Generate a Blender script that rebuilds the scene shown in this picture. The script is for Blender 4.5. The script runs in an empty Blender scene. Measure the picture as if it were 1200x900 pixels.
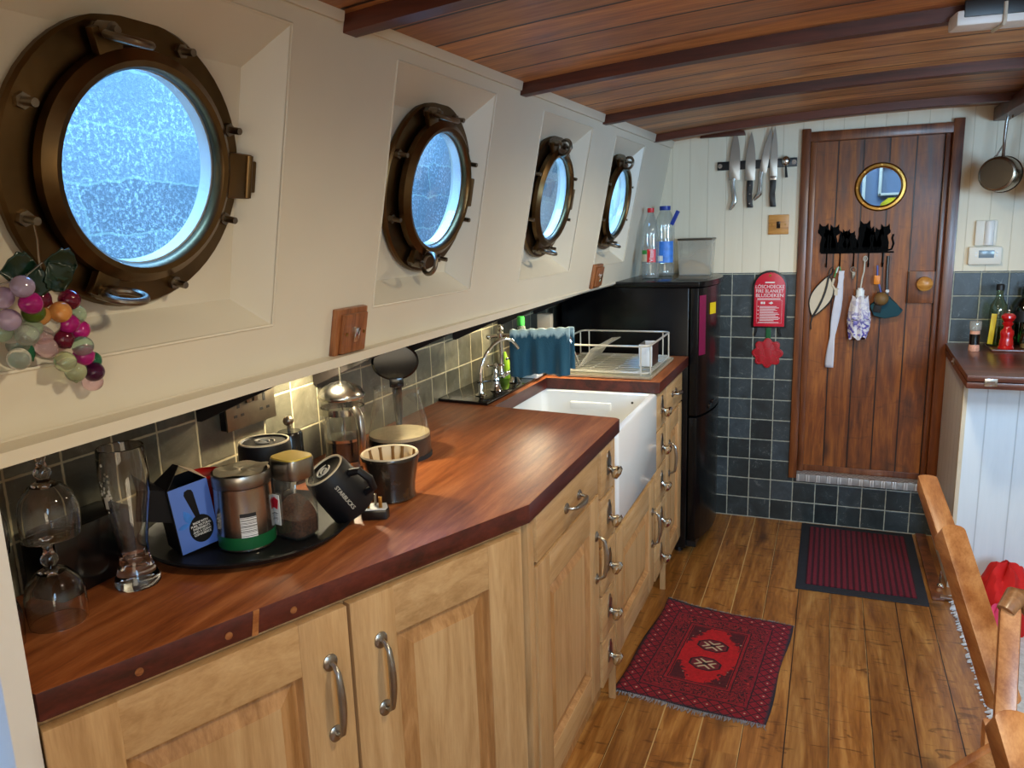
import bpy, bmesh, math, random
from math import pi, sin, cos, radians
from mathutils import Vector, Matrix, Euler
random.seed(7)
C = bpy.context.scene.collection
sc = bpy.context.scene

# ------------------------------------------------------------------ camera, light, exposure
cam_d = bpy.data.cameras.new('camera'); cam = bpy.data.objects.new('camera', cam_d); C.objects.link(cam)
cam_d.sensor_width = 36.0; cam_d.lens = 27.0; cam_d.clip_start = 0.02
RC = Matrix(((0.924895577773063, -0.046354671428678024, 0.37738496876872496),
             (0.37886978984827646, 0.195967132680143, -0.9044636892929677),
             (-0.03202893310984691, 0.9795142302926807, 0.19881151902740052)))
cam.matrix_world = Matrix.Translation((0, 0, 1.5)) @ RC.to_4x4()
sc.camera = cam
sc.view_settings.view_transform = 'Standard'; sc.view_settings.look = 'None'
sc.view_settings.gamma = 1.0; sc.view_settings.use_curve_mapping = False
sc.view_settings.exposure = 0.0
sc.cycles.max_bounces = 10; sc.cycles.transmission_bounces = 12; sc.cycles.transparent_max_bounces = 16
sc.cycles.caustics_reflective = False; sc.cycles.sample_clamp_indirect = 6.0

w = bpy.data.worlds.new('world'); sc.world = w; w.use_nodes = True
w.node_tree.nodes['Background'].inputs[0].default_value = (0.30, 0.62, 1.0, 1)
w.node_tree.nodes['Background'].inputs[1].default_value = 1.6

def light(name, typ, loc, power, color, size=0.1, aim=None, size_y=None, spread=None, cone=None):
    d = bpy.data.lights.new(name, typ); d.energy = power; d.color = color
    if typ == 'AREA':
        d.size = size
        if size_y: d.shape = 'RECTANGLE'; d.size_y = size_y
        if spread: d.spread = spread
    else: d.shadow_soft_size = size
    if typ == 'SPOT': d.spot_size = cone or radians(120); d.spot_blend = 0.5
    o = bpy.data.objects.new(name, d); C.objects.link(o); o.location = loc
    if aim is not None:
        o.rotation_euler = (Vector(aim) - Vector(loc)).to_track_quat('-Z', 'Y').to_euler()
    return o
WARM = (1.0, 0.86, 0.60); COOL = (0.42, 0.70, 1.0)
light('ceiling_lamp_far', 'SPOT', (0.15, 2.60, 1.86), 34, WARM, 0.05, (0.15, 2.6, 0), cone=radians(172))
light('ceiling_lamp_near', 'SPOT', (0.20, 0.85, 1.88), 30, WARM, 0.05, (0.20, 0.85, 0), cone=radians(172))
light('warm_fill', 'AREA', (0.55, -1.15, 1.15), 11, (1, .84, .60), 1.2, (0.1, 3.0, 1.65), 0.8)  # added warm fill from behind the camera, evens out the ceiling light
light('deck_lamp_near', 'SPOT', (-1.10, 1.50, 1.215), 9, (1, .86, .58), 0.015, (-1.12, 1.47, 0), cone=radians(165))
light('deck_lamp_far', 'SPOT', (-0.965, 2.74, 1.215), 10, (1, .86, .58), 0.035, (-1.05, 2.15, .55), cone=radians(168))
light('hatch_daylight', 'AREA', (1.05, -0.70, 1.70), 26, COOL, 0.7, (0.85, 2.6, 0.0), 0.6, spread=radians(105))
light('starboard_daylight', 'AREA', (1.42, 2.05, 1.45), 9, COOL, 0.28, (-0.6, 3.6, 1.25), 0.28, spread=radians(100))
light('quay_daylight', 'AREA', (-1.6, 2.0, 3.4), 520, (0.17, 0.47, 1.0), 5.0, (-2.2, 2.0, 1.0), 0.8)
light('passage_daylight', 'AREA', (0.3, 4.4, 2.2), 14, (0.55, 0.8, 1.0), 0.5, (0.3, 5.0, 1.4))

# ------------------------------------------------------------------ material helpers
def rgb(r, g, b): 
    f = lambda c: ((c/255 + .055)/1.055)**2.4 if c > 10 else c/255/12.92
    return (f(r), f(g), f(b), 1)
class NT:
    def __init__(s, name):
        s.m = bpy.data.materials.new(name); s.m.use_nodes = True; s.t = s.m.node_tree; s.t.nodes.clear()
        s.out = s.t.nodes.new('ShaderNodeOutputMaterial')
        s.p = s.t.nodes.new('ShaderNodeBsdfPrincipled'); s.t.links.new(s.p.outputs[0], s.out.inputs[0])
    def set(s, sock, v):
        if isinstance(v, bpy.types.NodeSocket): s.t.links.new(v, sock)
        else: sock.default_value = v
    def n(s, typ, ins=None, out=0, **kw):
        x = s.t.nodes.new('ShaderNode' + typ)
        for k, v in kw.items(): setattr(x, k, v)
        for k, v in (ins or {}).items(): s.set(x.inputs[k], v)
        return x.outputs[out]
    def ma(s, op, a, b=0.0, c=0.0):
        return s.n('Math', {0: a, 1: b, 2: c}, operation=op)
    def co(s): return s.n('TexCoord', out='Object') if False else s.t.nodes.new('ShaderNodeTexCoord').outputs['Object']
    def xyz(s, v=None):
        x = s.t.nodes.new('ShaderNodeSeparateXYZ'); s.t.links.new(v or s.co(), x.inputs[0]); return x.outputs
    def vec(s, a, b, c): return s.n('CombineXYZ', {0: a, 1: b, 2: c})
    def noise(s, v, scale, detail=4, rough=.55, dist=0.0):
        return s.n('TexNoise', {'Vector': v, 'Scale': scale, 'Detail': detail, 'Roughness': rough, 'Distortion': dist})
    def map(s, v, sc=(1, 1, 1), loc=(0, 0, 0)):
        return s.n('Mapping', {'Vector': v, 'Scale': sc, 'Location': loc})
    def ramp(s, f, stops):
        x = s.t.nodes.new('ShaderNodeValToRGB'); s.t.links.new(f, x.inputs[0]); e = x.color_ramp.elements
        while len(e) < len(stops): e.new(0.5)
        for el, (p, c) in zip(e, stops): el.position = p; el.color = c if len(c) == 4 else (*c, 1)
        return x.outputs[0]
    def mix(s, f, a, b, mode='MIX'):
        x = s.t.nodes.new('ShaderNodeMix'); x.data_type = 'RGBA'; x.blend_type = mode
        s.set(x.inputs[0], f); s.set(x.inputs[6], a); s.set(x.inputs[7], b); return x.outputs[2]
    def rng(s, f, a, b, c=0.0, d=1.0): return s.n('MapRange', {0: f, 1: a, 2: b, 3: c, 4: d})
    def wn(s, v): return s.n('TexWhiteNoise', {'Vector': v}, noise_dimensions='3D')
    def bump(s, h, strength=.3, dist=.002):
        s.t.links.new(s.n('Bump', {'Height': h, 'Strength': strength, 'Distance': dist}), s.p.inputs['Normal'])
    def fin(s, col=None, rough=None, metal=None, **kw):
        if col is not None: s.set(s.p.inputs['Base Color'], col)
        if rough is not None: s.set(s.p.inputs['Roughness'], rough)
        if metal is not None: s.set(s.p.inputs['Metallic'], metal)
        for k, v in kw.items(): s.set(s.p.inputs[k.replace('_', ' ')], v)
        return s.m
def plain(name, c, rough=.5, metal=0.0, var=0.06, scale=12, bump=0.0, **kw):
    t = NT(name); n = t.noise(t.co(), scale, 3)
    k = t.rng(n, .3, .7, 1 - var, 1 + var)
    col = t.mix(1.0, c, t.vec(k, k, k), 'MULTIPLY')
    if bump: t.bump(t.noise(t.co(), scale*6, 3), bump)
    return t.fin(col, rough, metal, **kw)
def wood(name, dark, mid, light_, axis='y', sc=1.0, rough=.4, coat=.2, grain=1.0, knots=0.0, bump=.15, dist=1.0):
    t = NT(name); v = t.co()
    s = {'x': (1.2, 14, 14), 'y': (14, 1.2, 14), 'z': (14, 14, 1.2)}[axis]
    s = tuple(a*sc for a in s)
    w1 = t.noise(t.map(v, s), 1.0, 5, .6, dist)
    fine = t.noise(t.map(v, tuple(a*9 for a in s)), 1.0, 3, .6)
    f = t.ma('ADD', t.ma('MULTIPLY', w1, .75), t.ma('MULTIPLY', fine, .25))
    lo, hi = .5 - .14/grain, .5 + .14/grain
    col = t.ramp(f, [(lo, dark), (.5, mid), (hi, light_)])
    if knots:
        kn = t.n('TexVoronoi', {'Vector': t.map(v, tuple(a*.42 for a in s)), 'Scale': 1.0})
        col = t.mix(t.rng(kn, .03, .14, knots, 0), col, dark)
    t.bump(f, bump, .001)
    return t.fin(col, rough, Coat_Weight=coat, Coat_Roughness=.2)
def planks(name, ca, pitch, off, wood_axis, dark, mid, light_, seam, seamw, rough=.3, coat=.3, knots=.6, var=.25, seam2=None, blotch=0.0, blen=1.7, seamv=1.0):
    """boards laid side by side along coordinate ca (0,1,2), running along wood_axis"""
    t = NT(name); v = t.co(); X = t.xyz(v)
    q = t.ma('DIVIDE', t.ma('SUBTRACT', X[ca], off), pitch); idn = t.ma('FLOOR', q)
    fr = t.ma('FRACT', q); edge = t.ma('MINIMUM', fr, t.ma('SUBTRACT', 1.0, fr))
    la = {'x': 0, 'y': 1, 'z': 2}[wood_axis]
    r0 = t.wn(t.vec(idn, 3.3, 0.0))
    q2 = t.ma('ADD', t.ma('DIVIDE', X[la], blen), t.ma('MULTIPLY', r0, 7.0)); id2 = t.ma('FLOOR', q2)
    rnd = t.wn(t.vec(idn, id2, 1.0)); rnd2 = t.wn(t.vec(id2, idn, 5.0))
    shift = t.ma('MULTIPLY', rnd, 30.0)
    s = [11, 11, 11]; s[la] = 1.1
    vv = t.n('VectorMath', {0: t.map(v, tuple(s)), 1: t.vec(shift, shift, shift)}, operation='ADD')
    g = t.noise(vv, 1.0, 6, .62, 1.6); fine = t.noise(t.map(v, tuple(a*8 for a in s)), 1.0, 2)
    f = t.ma('ADD', t.ma('MULTIPLY', g, .75), t.ma('MULTIPLY', fine, .25))
    col = t.ramp(f, [(.34, dark), (.5, mid), (.66, light_)])
    if knots:
        kv = t.n('VectorMath', {0: t.map(v, tuple(a*.45 if i != la else a*2.2 for i, a in enumerate(s))), 1: t.vec(shift, shift, shift)}, operation='ADD')
        kn = t.n('TexVoronoi', {'Vector': kv, 'Scale': 1.0})
        col = t.mix(t.rng(kn, .05, .17, knots, 0), col, tuple(c*.45 for c in dark[:3]) + (1,))
    if blotch:
        b = t.noise(t.map(v, tuple(2.6 if i != la else 9.0 for i in range(3))), 2.2, 3, .5, 2.5)
        col = t.mix(t.rng(b, .60, .68, 0, blotch), col, tuple(c*.5 for c in dark[:3]) + (1,))
    br = t.rng(rnd, 0, 1, 1 - var, 1 + var)
    col = t.mix(1.0, col, t.vec(br, br, br), 'MULTIPLY')
    sm = t.rng(edge, seamw/pitch, seamw*1.6/pitch, 1, 0)
    sc_ = seam
    if seam2:
        dd = t.noise(v, 7, 2); sc_ = t.mix(t.rng(t.ma('ADD', t.wn(t.vec(idn, 9.0, 2.0)), t.ma('MULTIPLY', dd, .5)), .6, .8, 0, 1), seam, seam2)
    col = t.mix(t.ma('MULTIPLY', sm, seamv), col, sc_)
    if blen < 5:
        f2 = t.ma('FRACT', q2); e2 = t.ma('MINIMUM', f2, t.ma('SUBTRACT', 1.0, f2))
        col = t.mix(t.rng(e2, .0008, .0016, .8, 0), col, seam)
    t.bump(t.ma('SUBTRACT', t.ma('MULTIPLY', f, .3), sm), .5, .003)
    return t.fin(col, t.rng(g, .3, .7, rough*.8, rough*1.25), Coat_Weight=coat, Coat_Roughness=.18)
def tiles(name, ca, pa, oa, cb, pb, ob, gw, c1, c2, c3, grout, rough=.35, vein=.5):
    t = NT(name); v = t.co(); X = t.xyz(v)
    qa = t.ma('DIVIDE', t.ma('SUBTRACT', X[ca], oa), pa); qb = t.ma('DIVIDE', t.ma('SUBTRACT', X[cb], ob), pb)
    ia, ib = t.ma('FLOOR', qa), t.ma('FLOOR', qb); fa, fb = t.ma('FRACT', qa), t.ma('FRACT', qb)
    ea = t.ma('MULTIPLY', t.ma('MINIMUM', fa, t.ma('SUBTRACT', 1.0, fa)), pa)
    eb = t.ma('MULTIPLY', t.ma('MINIMUM', fb, t.ma('SUBTRACT', 1.0, fb)), pb)
    wob = t.ma('MULTIPLY', t.ma('SUBTRACT', t.noise(v, 60, 2), .5), .003)
    e = t.ma('ADD', t.ma('MINIMUM', ea, eb), wob)
    r = t.wn(t.vec(ia, ib, 0.0)); sh = t.ma('MULTIPLY', r, 20.0)
    vv = t.n('VectorMath', {0: v, 1: t.vec(sh, sh, sh)}, operation='ADD')
    n1 = t.noise(vv, 14, 6, .65, .8)
    base = t.ramp(r, [(0, c1), (.5, c2), (1, c3)])
    k = t.rng(n1, .3, .7, .65, 1.4)
    col = t.mix(1.0, base, t.vec(k, k, k), 'MULTIPLY')
    ve = t.noise(vv, 9, 3, .5, 3.0); vm = t.ma('ABSOLUTE', t.ma('SUBTRACT', ve, .5))
    col = t.mix(t.ma('MULTIPLY', t.rng(vm, 0, .012, vein, 0), t.rng(n1, .5, .62, 0, 1)), col, rgb(150, 155, 150))
    gm = t.rng(e, gw*.6, gw, 1, 0)
    col = t.mix(gm, col, grout)
    t.bump(t.ma('ADD', t.ma('MULTIPLY', n1, .5), t.rng(e, gw*.6, gw*1.6, 0, 1)), .5, .002)
    return t.fin(col, t.ma('ADD', t.ma('MULTIPLY', n1, .25), t.ma('ADD', rough - .12, t.ma('MULTIPLY', gm, .3))))
def glassm(name, tint=(1, 1, 1, 1), ior=1.45, rough=0.0):
    t = NT(name); return t.fin(tint, rough, IOR=ior, Transmission_Weight=1.0)
def thin(name, tint=(1, 1, 1, 1), refl=.08, haze=0.0, hazecol=(.8, .8, .8, 1), hsc=45):
    """thin-walled clear sheet: straight-through transparency with a facing-dependent reflection"""
    t = NT(name); tr = t.n('BsdfTransparent', {'Color': tint}); gl = t.n('BsdfGlossy', {'Roughness': .03})
    lw = t.n('LayerWeight', {'Blend': .25}, out=1)
    f = t.ma('ADD', t.ma('MULTIPLY', t.ma('POWER', lw, 1.6), .85), refl)
    s_ = t.n('MixShader', {0: f, 1: tr, 2: gl})
    if haze:
        df = t.n('BsdfDiffuse', {'Color': hazecol}); nz = t.noise(t.co(), hsc, 3)
        s_ = t.n('MixShader', {0: t.rng(nz, .35, .7, haze*.6, haze*1.4), 1: s_, 2: df})
    t.t.links.new(s_, t.out.inputs[0]); return t.m

# ------------------------------------------------------------------ materials
M = {}
M['white'] = plain('cream_paint', rgb(212, 204, 186), .38, var=.03, scale=3, bump=.03)
M['ivory'] = plain('ivory_plastic', rgb(232, 226, 212), .4, var=.02)
M['wplastic'] = plain('white_plastic', rgb(238, 238, 236), .35, var=.02)
M['partition'] = plain('partition_paint', rgb(228, 230, 232), .5, var=.02)
M['endplank'] = planks('white_tongue_and_groove', 0, .0855, -.745, 'z', rgb(232, 220, 194), rgb(234, 223, 198), rgb(236, 226, 202), rgb(200, 186, 158), .0012, .5, .0, 0, .01, blen=50, seamv=.6)
M['cabplank'] = planks('white_cabinet_boards', 0, .105, .50, 'z', rgb(218, 226, 232), rgb(222, 230, 236), rgb(226, 233, 238), rgb(185, 192, 198), .0016, .45, .05, 0, .01, blen=50, seamv=.8)
M['cabside'] = planks('white_cabinet_side_boards', 1, .095, 3.36, 'z', rgb(226, 224, 216), rgb(231, 229, 222), rgb(235, 233, 226), rgb(190, 186, 175), .0016, .45, .05, 0, .01, blen=50, seamv=.8)
M['floor'] = planks('pine_floorboards', 0, .1195, .057, 'y', rgb(106, 60, 22), rgb(156, 100, 44), rgb(194, 140, 74), rgb(50, 27, 11), .0014, .36, .2, .6, .17, seam2=rgb(205, 170, 110), blotch=.6, blen=9)
M['ceil'] = planks('varnished_ceiling_boards', 1, .166, 1.885, 'x', rgb(112, 66, 34), rgb(170, 112, 64), rgb(206, 150, 96), rgb(30, 14, 6), .0036, .45, .06, .45, .22, blen=60)
M['beam'] = wood('dark_beam_wood', rgb(58, 24, 12), rgb(82, 35, 18), rgb(102, 47, 26), 'x', rough=.45, coat=.05)
M['door'] = planks('stained_pine_door', 0, .107, -.10, 'z', rgb(68, 31, 7), rgb(124, 64, 16), rgb(172, 100, 34), rgb(34, 15, 6), .0022, .45, .08, .75, .22, blotch=.25, blen=50)
M['doortrim'] = wood('door_frame_wood', rgb(70, 32, 12), rgb(112, 58, 26), rgb(140, 80, 40), 'z', rough=.35, coat=.3, knots=.6)
M['oak'] = wood('honey_oak', rgb(172, 132, 86), rgb(192, 152, 104), rgb(206, 168, 120), 'z', 2.0, .42, .12, grain=.9)
M['oakh'] = wood('honey_oak_rail', rgb(170, 130, 84), rgb(190, 150, 102), rgb(204, 166, 118), 'y', 2.0, .42, .12, grain=.9)
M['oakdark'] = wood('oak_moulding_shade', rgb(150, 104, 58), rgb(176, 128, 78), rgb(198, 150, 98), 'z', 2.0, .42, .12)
M['worktop'] = wood('iroko_worktop', rgb(108, 52, 22), rgb(148, 80, 38), rgb(178, 108, 60), 'y', 3.2, .42, .0, grain=.8, dist=.4)
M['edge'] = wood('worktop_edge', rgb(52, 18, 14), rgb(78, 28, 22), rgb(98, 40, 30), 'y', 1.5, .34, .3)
M['butcher'] = wood('oiled_counter', rgb(60, 26, 16), rgb(92, 44, 28), rgb(118, 62, 40), 'x', 1.5, .3, .3)
M['rail'] = wood('handrail_wood', rgb(140, 80, 38), rgb(172, 110, 60), rgb(194, 134, 80), 'y', 2.5, .42, .05, dist=.2)
M['railend'] = wood('handrail_end_grain', rgb(100, 62, 32), rgb(140, 94, 56), rgb(176, 130, 88), 'z', 1.4, .4, .2)
M['switchwood'] = wood('switch_plate_wood', rgb(98, 52, 24), rgb(140, 84, 46), rgb(165, 108, 66), 'y', 2.5, .4, .2)
M['switchpine'] = wood('pine_switch_plate', rgb(170, 108, 40), rgb(200, 138, 62), rgb(216, 158, 84), 'x', 2.5, .4, .2)
M['slate'] = tiles('slate_wall_tiles', 0, .1057, -.446, 2, .1035, .0025, .0028, rgb(34, 42, 44), rgb(48, 56, 58), rgb(62, 72, 78), rgb(168, 168, 152))
M['slate_side'] = tiles('slate_splashback_tiles', 1, .1035, 2.125, 2, .1065, .913, .0026, rgb(82, 80, 68), rgb(102, 98, 82), rgb(122, 116, 96), rgb(196, 184, 148), .4)
M['brass'] = plain('aged_bronze', rgb(96, 75, 48), .34, 1.0, .35, 9, .08)
M['brasslt'] = plain('polished_brass', rgb(176, 132, 66), .28, 1.0, .2, 9)
M['stud'] = plain('bronze_stud', rgb(128, 118, 104), .38, 1.0, .2, 20)
M['steel'] = plain('brushed_steel', rgb(190, 188, 182), .22, 1.0, .06)
M['chrome'] = plain('chrome', rgb(215, 212, 205), .1, 1.0, .03)
M['pewter'] = plain('pewter', rgb(165, 160, 152), .3, 1.0, .15, 30)
M['blade'] = plain('knife_blade_steel', rgb(170, 166, 158), .34, 1.0, .05)
M['copper'] = plain('stainless_pan', rgb(150, 138, 122), .25, 1.0, .1)
M['pandark'] = plain('pan_base', rgb(92, 84, 74), .35, 1.0, .1)
M['black'] = plain('black_plastic', rgb(20, 20, 21), .38, var=.1)
M['gloss'] = plain('gloss_black', rgb(12, 12, 13), .16, var=.05)
M['fridge'] = plain('black_fridge', rgb(11, 11, 12), .22, var=.1, bump=.03, Specular_IOR_Level=.28)
M['wire'] = plain('bright_wire', rgb(225, 220, 205), .3, .55, .03)
M['bracketpaint'] = plain('dark_bracket_paint', rgb(24, 17, 15), .6)
M['matblack'] = plain('matt_black_glaze', rgb(18, 18, 21), .5, var=.1, Specular_IOR_Level=.3)
M['granite'] = plain('black_granite', rgb(20, 20, 19), .08, var=.4, scale=80)
M['ceramic'] = plain('white_fireclay', rgb(240, 240, 238), .12, var=.01, Coat_Weight=.5)
M['rimcream'] = plain('unglazed_cream', rgb(216, 200, 170), .6)
M['logo'] = plain('pale_print', rgb(205, 200, 185), .6)
M['red'] = plain('red_enamel', rgb(150, 16, 14), .3)
M['redplastic'] = plain('red_vinyl', rgb(205, 28, 52), .38)
M['redmill'] = plain('red_lacquer', rgb(190, 16, 18), .18, Coat_Weight=.6)
M['redfelt'] = plain('red_silicone', rgb(170, 14, 26), .4)
M['redcloth'] = plain('red_cloth', rgb(206, 26, 24), .85, var=.15, bump=.1)
M['pink'] = plain('pink_cloth', rgb(226, 66, 110), .85, var=.1)
M['magenta'] = plain('magenta_card', rgb(118, 20, 62), .4)
M['shadowcut'] = plain('black_cut_metal', rgb(9, 9, 9), .9, Specular_IOR_Level=.1)
M['green'] = plain('green_band', rgb(22, 92, 52), .35)
M['greencap'] = plain('green_cap', rgb(54, 150, 62), .35)
M['redcap'] = plain('red_cap', rgb(206, 24, 32), .35)
M['bluecap'] = plain('blue_cap', rgb(24, 56, 150), .35)
M['blue'] = plain('blue_card', rgb(92, 128, 214), .55, var=.04)
M['bluelabel'] = plain('blue_label', rgb(66, 130, 220), .4, var=.25, scale=30)
M['yellow'] = plain('yellow_label', rgb(222, 190, 20), .5)
M['card'] = plain('grey_card', rgb(180, 160, 135), .8)
M['foil'] = plain('foil_seal', rgb(190, 182, 156), .35, .45, .2, 30, .2)
M['goldlid'] = plain('gold_lid', rgb(222, 192, 84), .4, .1)
M['whitelabel'] = plain('white_label', rgb(230, 230, 228), .5)
M['coffee'] = plain('coffee_liquid', rgb(16, 8, 5), .1)
M['foam'] = plain('coffee_foam', rgb(202, 184, 148), .7, var=.12, scale=40)
M['granules'] = plain('coffee_granules', rgb(74, 42, 24), .9, var=.6, scale=220, bump=.6)
M['oats'] = plain('cereal', rgb(196, 168, 120), .9, var=.3, scale=150)
M['rubber'] = plain('black_rubber', rgb(34, 36, 42), .7, var=.15, scale=60)
M['lcd'] = plain('lcd_screen', rgb(120, 138, 150), .2)
M['leaf'] = plain('glass_leaf', rgb(14, 40, 28), .25, var=.3)
M['orange'] = plain('orange_tag', rgb(226, 130, 22), .4)
M['ribbon'] = plain('white_ribbon', rgb(214, 212, 220), .7)
M['maskcream'] = plain('cream_fabric', rgb(212, 196, 170), .85)
M['teal'] = plain('teal_cloth_cap', rgb(22, 66, 76), .85)
M['cork'] = plain('brown_ball', rgb(120, 88, 46), .6)
M['eglass'] = glassm('clear_drinking_glass', (1, 1, 1, 1), 1.5)
M['pyrex'] = thin('borosilicate_glass', (.93, .94, .92, 1), .07, .018, (.8, .8, .75, 1), 8)
M['pane'] = thin('porthole_glass', (.93, .97, 1, 1), .04)
M['pet'] = thin('clear_bottle_plastic', (.84, .90, .92, 1), .10, .10)
M['tub'] = thin('frosted_tub_plastic', (.86, .84, .78, 1), .05, .30, (.80, .77, .70, 1), 1.5)
M['petgreen'] = thin('dish_soap_bottle', (.40, .52, .42, 1), .08, .35, (.25, .30, .24, 1))
M['oilglass'] = thin('olive_glass', (.62, .72, .52, 1), .10)
M['greenglass'] = thin('dark_green_glass', (.06, .20, .05, 1), .08)
M['oil'] = glassm('olive_oil', (.55, .62, .16, 1), 1.3)
M['salt'] = plain('pink_salt', rgb(220, 158, 130), .7, var=.25, scale=160)
M['lime'] = plain('lime_liquid', rgb(150, 200, 50), .4)

def m_brushed_glazed():
    t = NT('dark_stoneware'); X = t.xyz()
    n = t.noise(t.map(t.co(), (10, 10, 4)), 3, 4)
    c = t.ramp(n, [(.35, rgb(26, 22, 19)), (.6, rgb(44, 34, 26)), (.8, rgb(84, 56, 30))])
    return t.fin(c, .22, Coat_Weight=.4)
M['stoneware'] = m_brushed_glazed()
def m_towel():
    t = NT('teal_terry'); v = t.co(); n = t.noise(v, 220, 3)
    X = t.xyz(v); k = t.rng(t.ma('ADD', X[2], t.ma('MULTIPLY', t.noise(t.map(v, (40, 40, 14)), 1, 4), .09)), .035, .05, 0, 1)
    c = t.mix(k, rgb(26, 78, 100), rgb(170, 200, 206)); t.bump(n, .6, .002)
    return t.fin(c, .95, Sheen_Weight=.3)
M['towel'] = m_towel()
def m_stone():
    t = NT('quay_stone'); v = t.co(); X = t.xyz(v)
    wob = t.ma('MULTIPLY', t.ma('SUBTRACT', t.noise(v, 5, 3), .5), .10)
    br = t.n('TexBrick', {'Vector': t.vec(t.ma('ADD', X[1], wob), t.ma('ADD', X[2], wob), 0.0), 'Color1': rgb(108, 112, 112), 'Color2': rgb(136, 140, 138), 'Mortar': rgb(160, 168, 150), 'Scale': 1.0,
                          'Mortar Size': .006, 'Mortar Smooth': .6, 'Brick Width': .55, 'Row Height': .19})
    n = t.noise(v, 60, 9, .85); m = t.rng(n, .50, .62, 0, 1)
    n2 = t.noise(v, 3.5, 3, .6); 
    c = t.mix(t.ma('MULTIPLY', m, t.rng(n2, .35, .6, .25, 1)), br, rgb(250, 252, 250))
    t.bump(n, .9, .01)
    return t.fin(c, .8)
M['stone'] = m_stone()
def m_mat():
    t = NT('ribbed_red_carpet'); X = t.xyz(); f = t.ma('FRACT', t.ma('DIVIDE', X[0], .0232))
    k = t.rng(t.ma('ABSOLUTE', t.ma('SUBTRACT', f, .5)), .22, .38, 0, 1)
    n = t.noise(t.co(), 260, 3); 
    c = t.mix(k, rgb(118, 22, 40), rgb(56, 10, 24)); c = t.mix(t.rng(n, .4, .6, 0, .45), c, rgb(70, 14, 28))
    t.bump(t.ma('ADD', t.ma('MULTIPLY', k, -1.0), n), .7, .004); return t.fin(c, .95)
M['matred'] = m_mat()
def m_rug(hw, hl):
    """knotted rug: frame bands, leafy border, two octagon medallions. object origin = rug centre"""
    t = NT('bokhara_rug'); v = t.co(); X = t.xyz(v); n = t.noise(v, 90, 3); 
    wb = t.ma('MULTIPLY', t.ma('SUBTRACT', t.noise(v, 30, 2), .5), .006)
    ax = t.ma('ABSOLUTE', X[0]); ay = t.ma('ABSOLUTE', X[1])
    e = t.ma('ADD', t.ma('MINIMUM', t.ma('SUBTRACT', hw, ax), t.ma('SUBTRACT', hl, ay)), wb)
    red, dk, br = rgb(128, 18, 34), rgb(30, 14, 24), rgb(176, 16, 26); wine = rgb(104, 24, 38)
    # motif fields
    mo = t.n('TexVoronoi', {'Vector': t.map(v, (1, 1, 1)), 'Scale': 44.0}); mo2 = t.noise(v, 34, 2, .4, 3.0)
    leaf = t.mix(t.rng(t.ma('ABSOLUTE', t.ma('SUBTRACT', mo2, .5)), .03, .05, 0, 1), dk, rgb(134, 24, 34))
    leaf = t.mix(t.rng(mo, .10, .16, .8, 0), leaf, rgb(190, 70, 56))
    q = t.ma('ADD', t.ma('ABSOLUTE', t.ma('SUBTRACT', t.ma('FRACT', t.ma('MULTIPLY', X[0], 26.0)), .5)),
             t.ma('ABSOLUTE', t.ma('SUBTRACT', t.ma('FRACT', t.ma('MULTIPLY', X[1], 26.0)), .5)))
    outer = t.mix(t.rng(t.ma('ABSOLUTE', t.ma('SUBTRACT', q, .5)), .04, .09, 1, 0), red, dk)
    outer = t.mix(t.rng(q, .08, .13, .9, 0), outer, rgb(205, 160, 140))
    col = outer
    col = t.mix(t.rng(e, .062, .064, 0, 1), col, dk)
    col = t.mix(t.rng(e, .066, .068, 0, 1), col, red)
    col = t.mix(t.rng(e, .074, .076, 0, 1), col, leaf)
    col = t.mix(t.rng(e, .126, .128, 0, 1), col, dk)
    col = t.mix(t.rng(e, .130, .132, 0, 1), col, rgb(140, 20, 32))
    col = t.mix(t.rng(e, .139, .141, 0, 1), col, dk)
    col = t.mix(t.rng(e, .143, .145, 0, 1), col, br)
    # hooked corner motifs
    hk = t.ma('ADD', t.ma('MULTIPLY', t.ma('ADD', t.ma('DIVIDE', ax, hw - .145), t.ma('DIVIDE', ay, hl - .145)), 1.0), t.ma('MULTIPLY', t.noise(v, 55, 2, .5, 1.0), .9))
    col = t.mix(t.ma('MULTIPLY', t.rng(hk, 1.72, 1.78, 0, 1), t.rng(e, .145, .146, 0, 1)), col, t.mix(t.rng(mo, .1, .2, .8, 0), rgb(74, 14, 26), rgb(180, 150, 130)))
    for s in (-1, 1):
        yy = t.ma('MULTIPLY', t.ma('ABSOLUTE', t.ma('SUBTRACT', X[1], s*.062)), .95); xx = t.ma('MULTIPLY', ax, .72)
        oc = t.ma('MAXIMUM', t.ma('MAXIMUM', xx, yy), t.ma('MULTIPLY', t.ma('ADD', xx, yy), .72))
        col = t.mix(t.rng(oc, .038, .040, 1, 0), col, dk)
        col = t.mix(t.rng(oc, .033, .035, 1, 0), col, wine)
        cr = t.ma('ABSOLUTE', t.ma('SUBTRACT', t.ma('ABSOLUTE', t.ma('SUBTRACT', xx, yy)), .010))
        col = t.mix(t.ma('MULTIPLY', t.rng(cr, .003, .005, 1, 0), t.rng(oc, .027, .030, 1, 0)), col, rgb(186, 168, 140))
        col = t.mix(t.rng(oc, .006, .008, 1, 0), col, dk)
    col = t.mix(t.rng(e, .0, .012, 1, 0), col, rgb(34, 34, 44))
    k = t.rng(n, .3, .7, .75, 1.2); col = t.mix(1.0, col, t.vec(k, k, k), 'MULTIPLY')
    t.bump(t.noise(v, 300, 2), .5, .003); return t.fin(col, .95)
M['fringe'] = plain('grey_fringe_yarn', rgb(140, 136, 140), .95, var=.2, scale=60)
M['fringewhite'] = plain('white_fringe_yarn', rgb(205, 208, 215), .95, var=.15, scale=60)
M['passage'] = plain('passage_paint', rgb(110, 124, 146), .6)
M['tread'] = None
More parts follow.
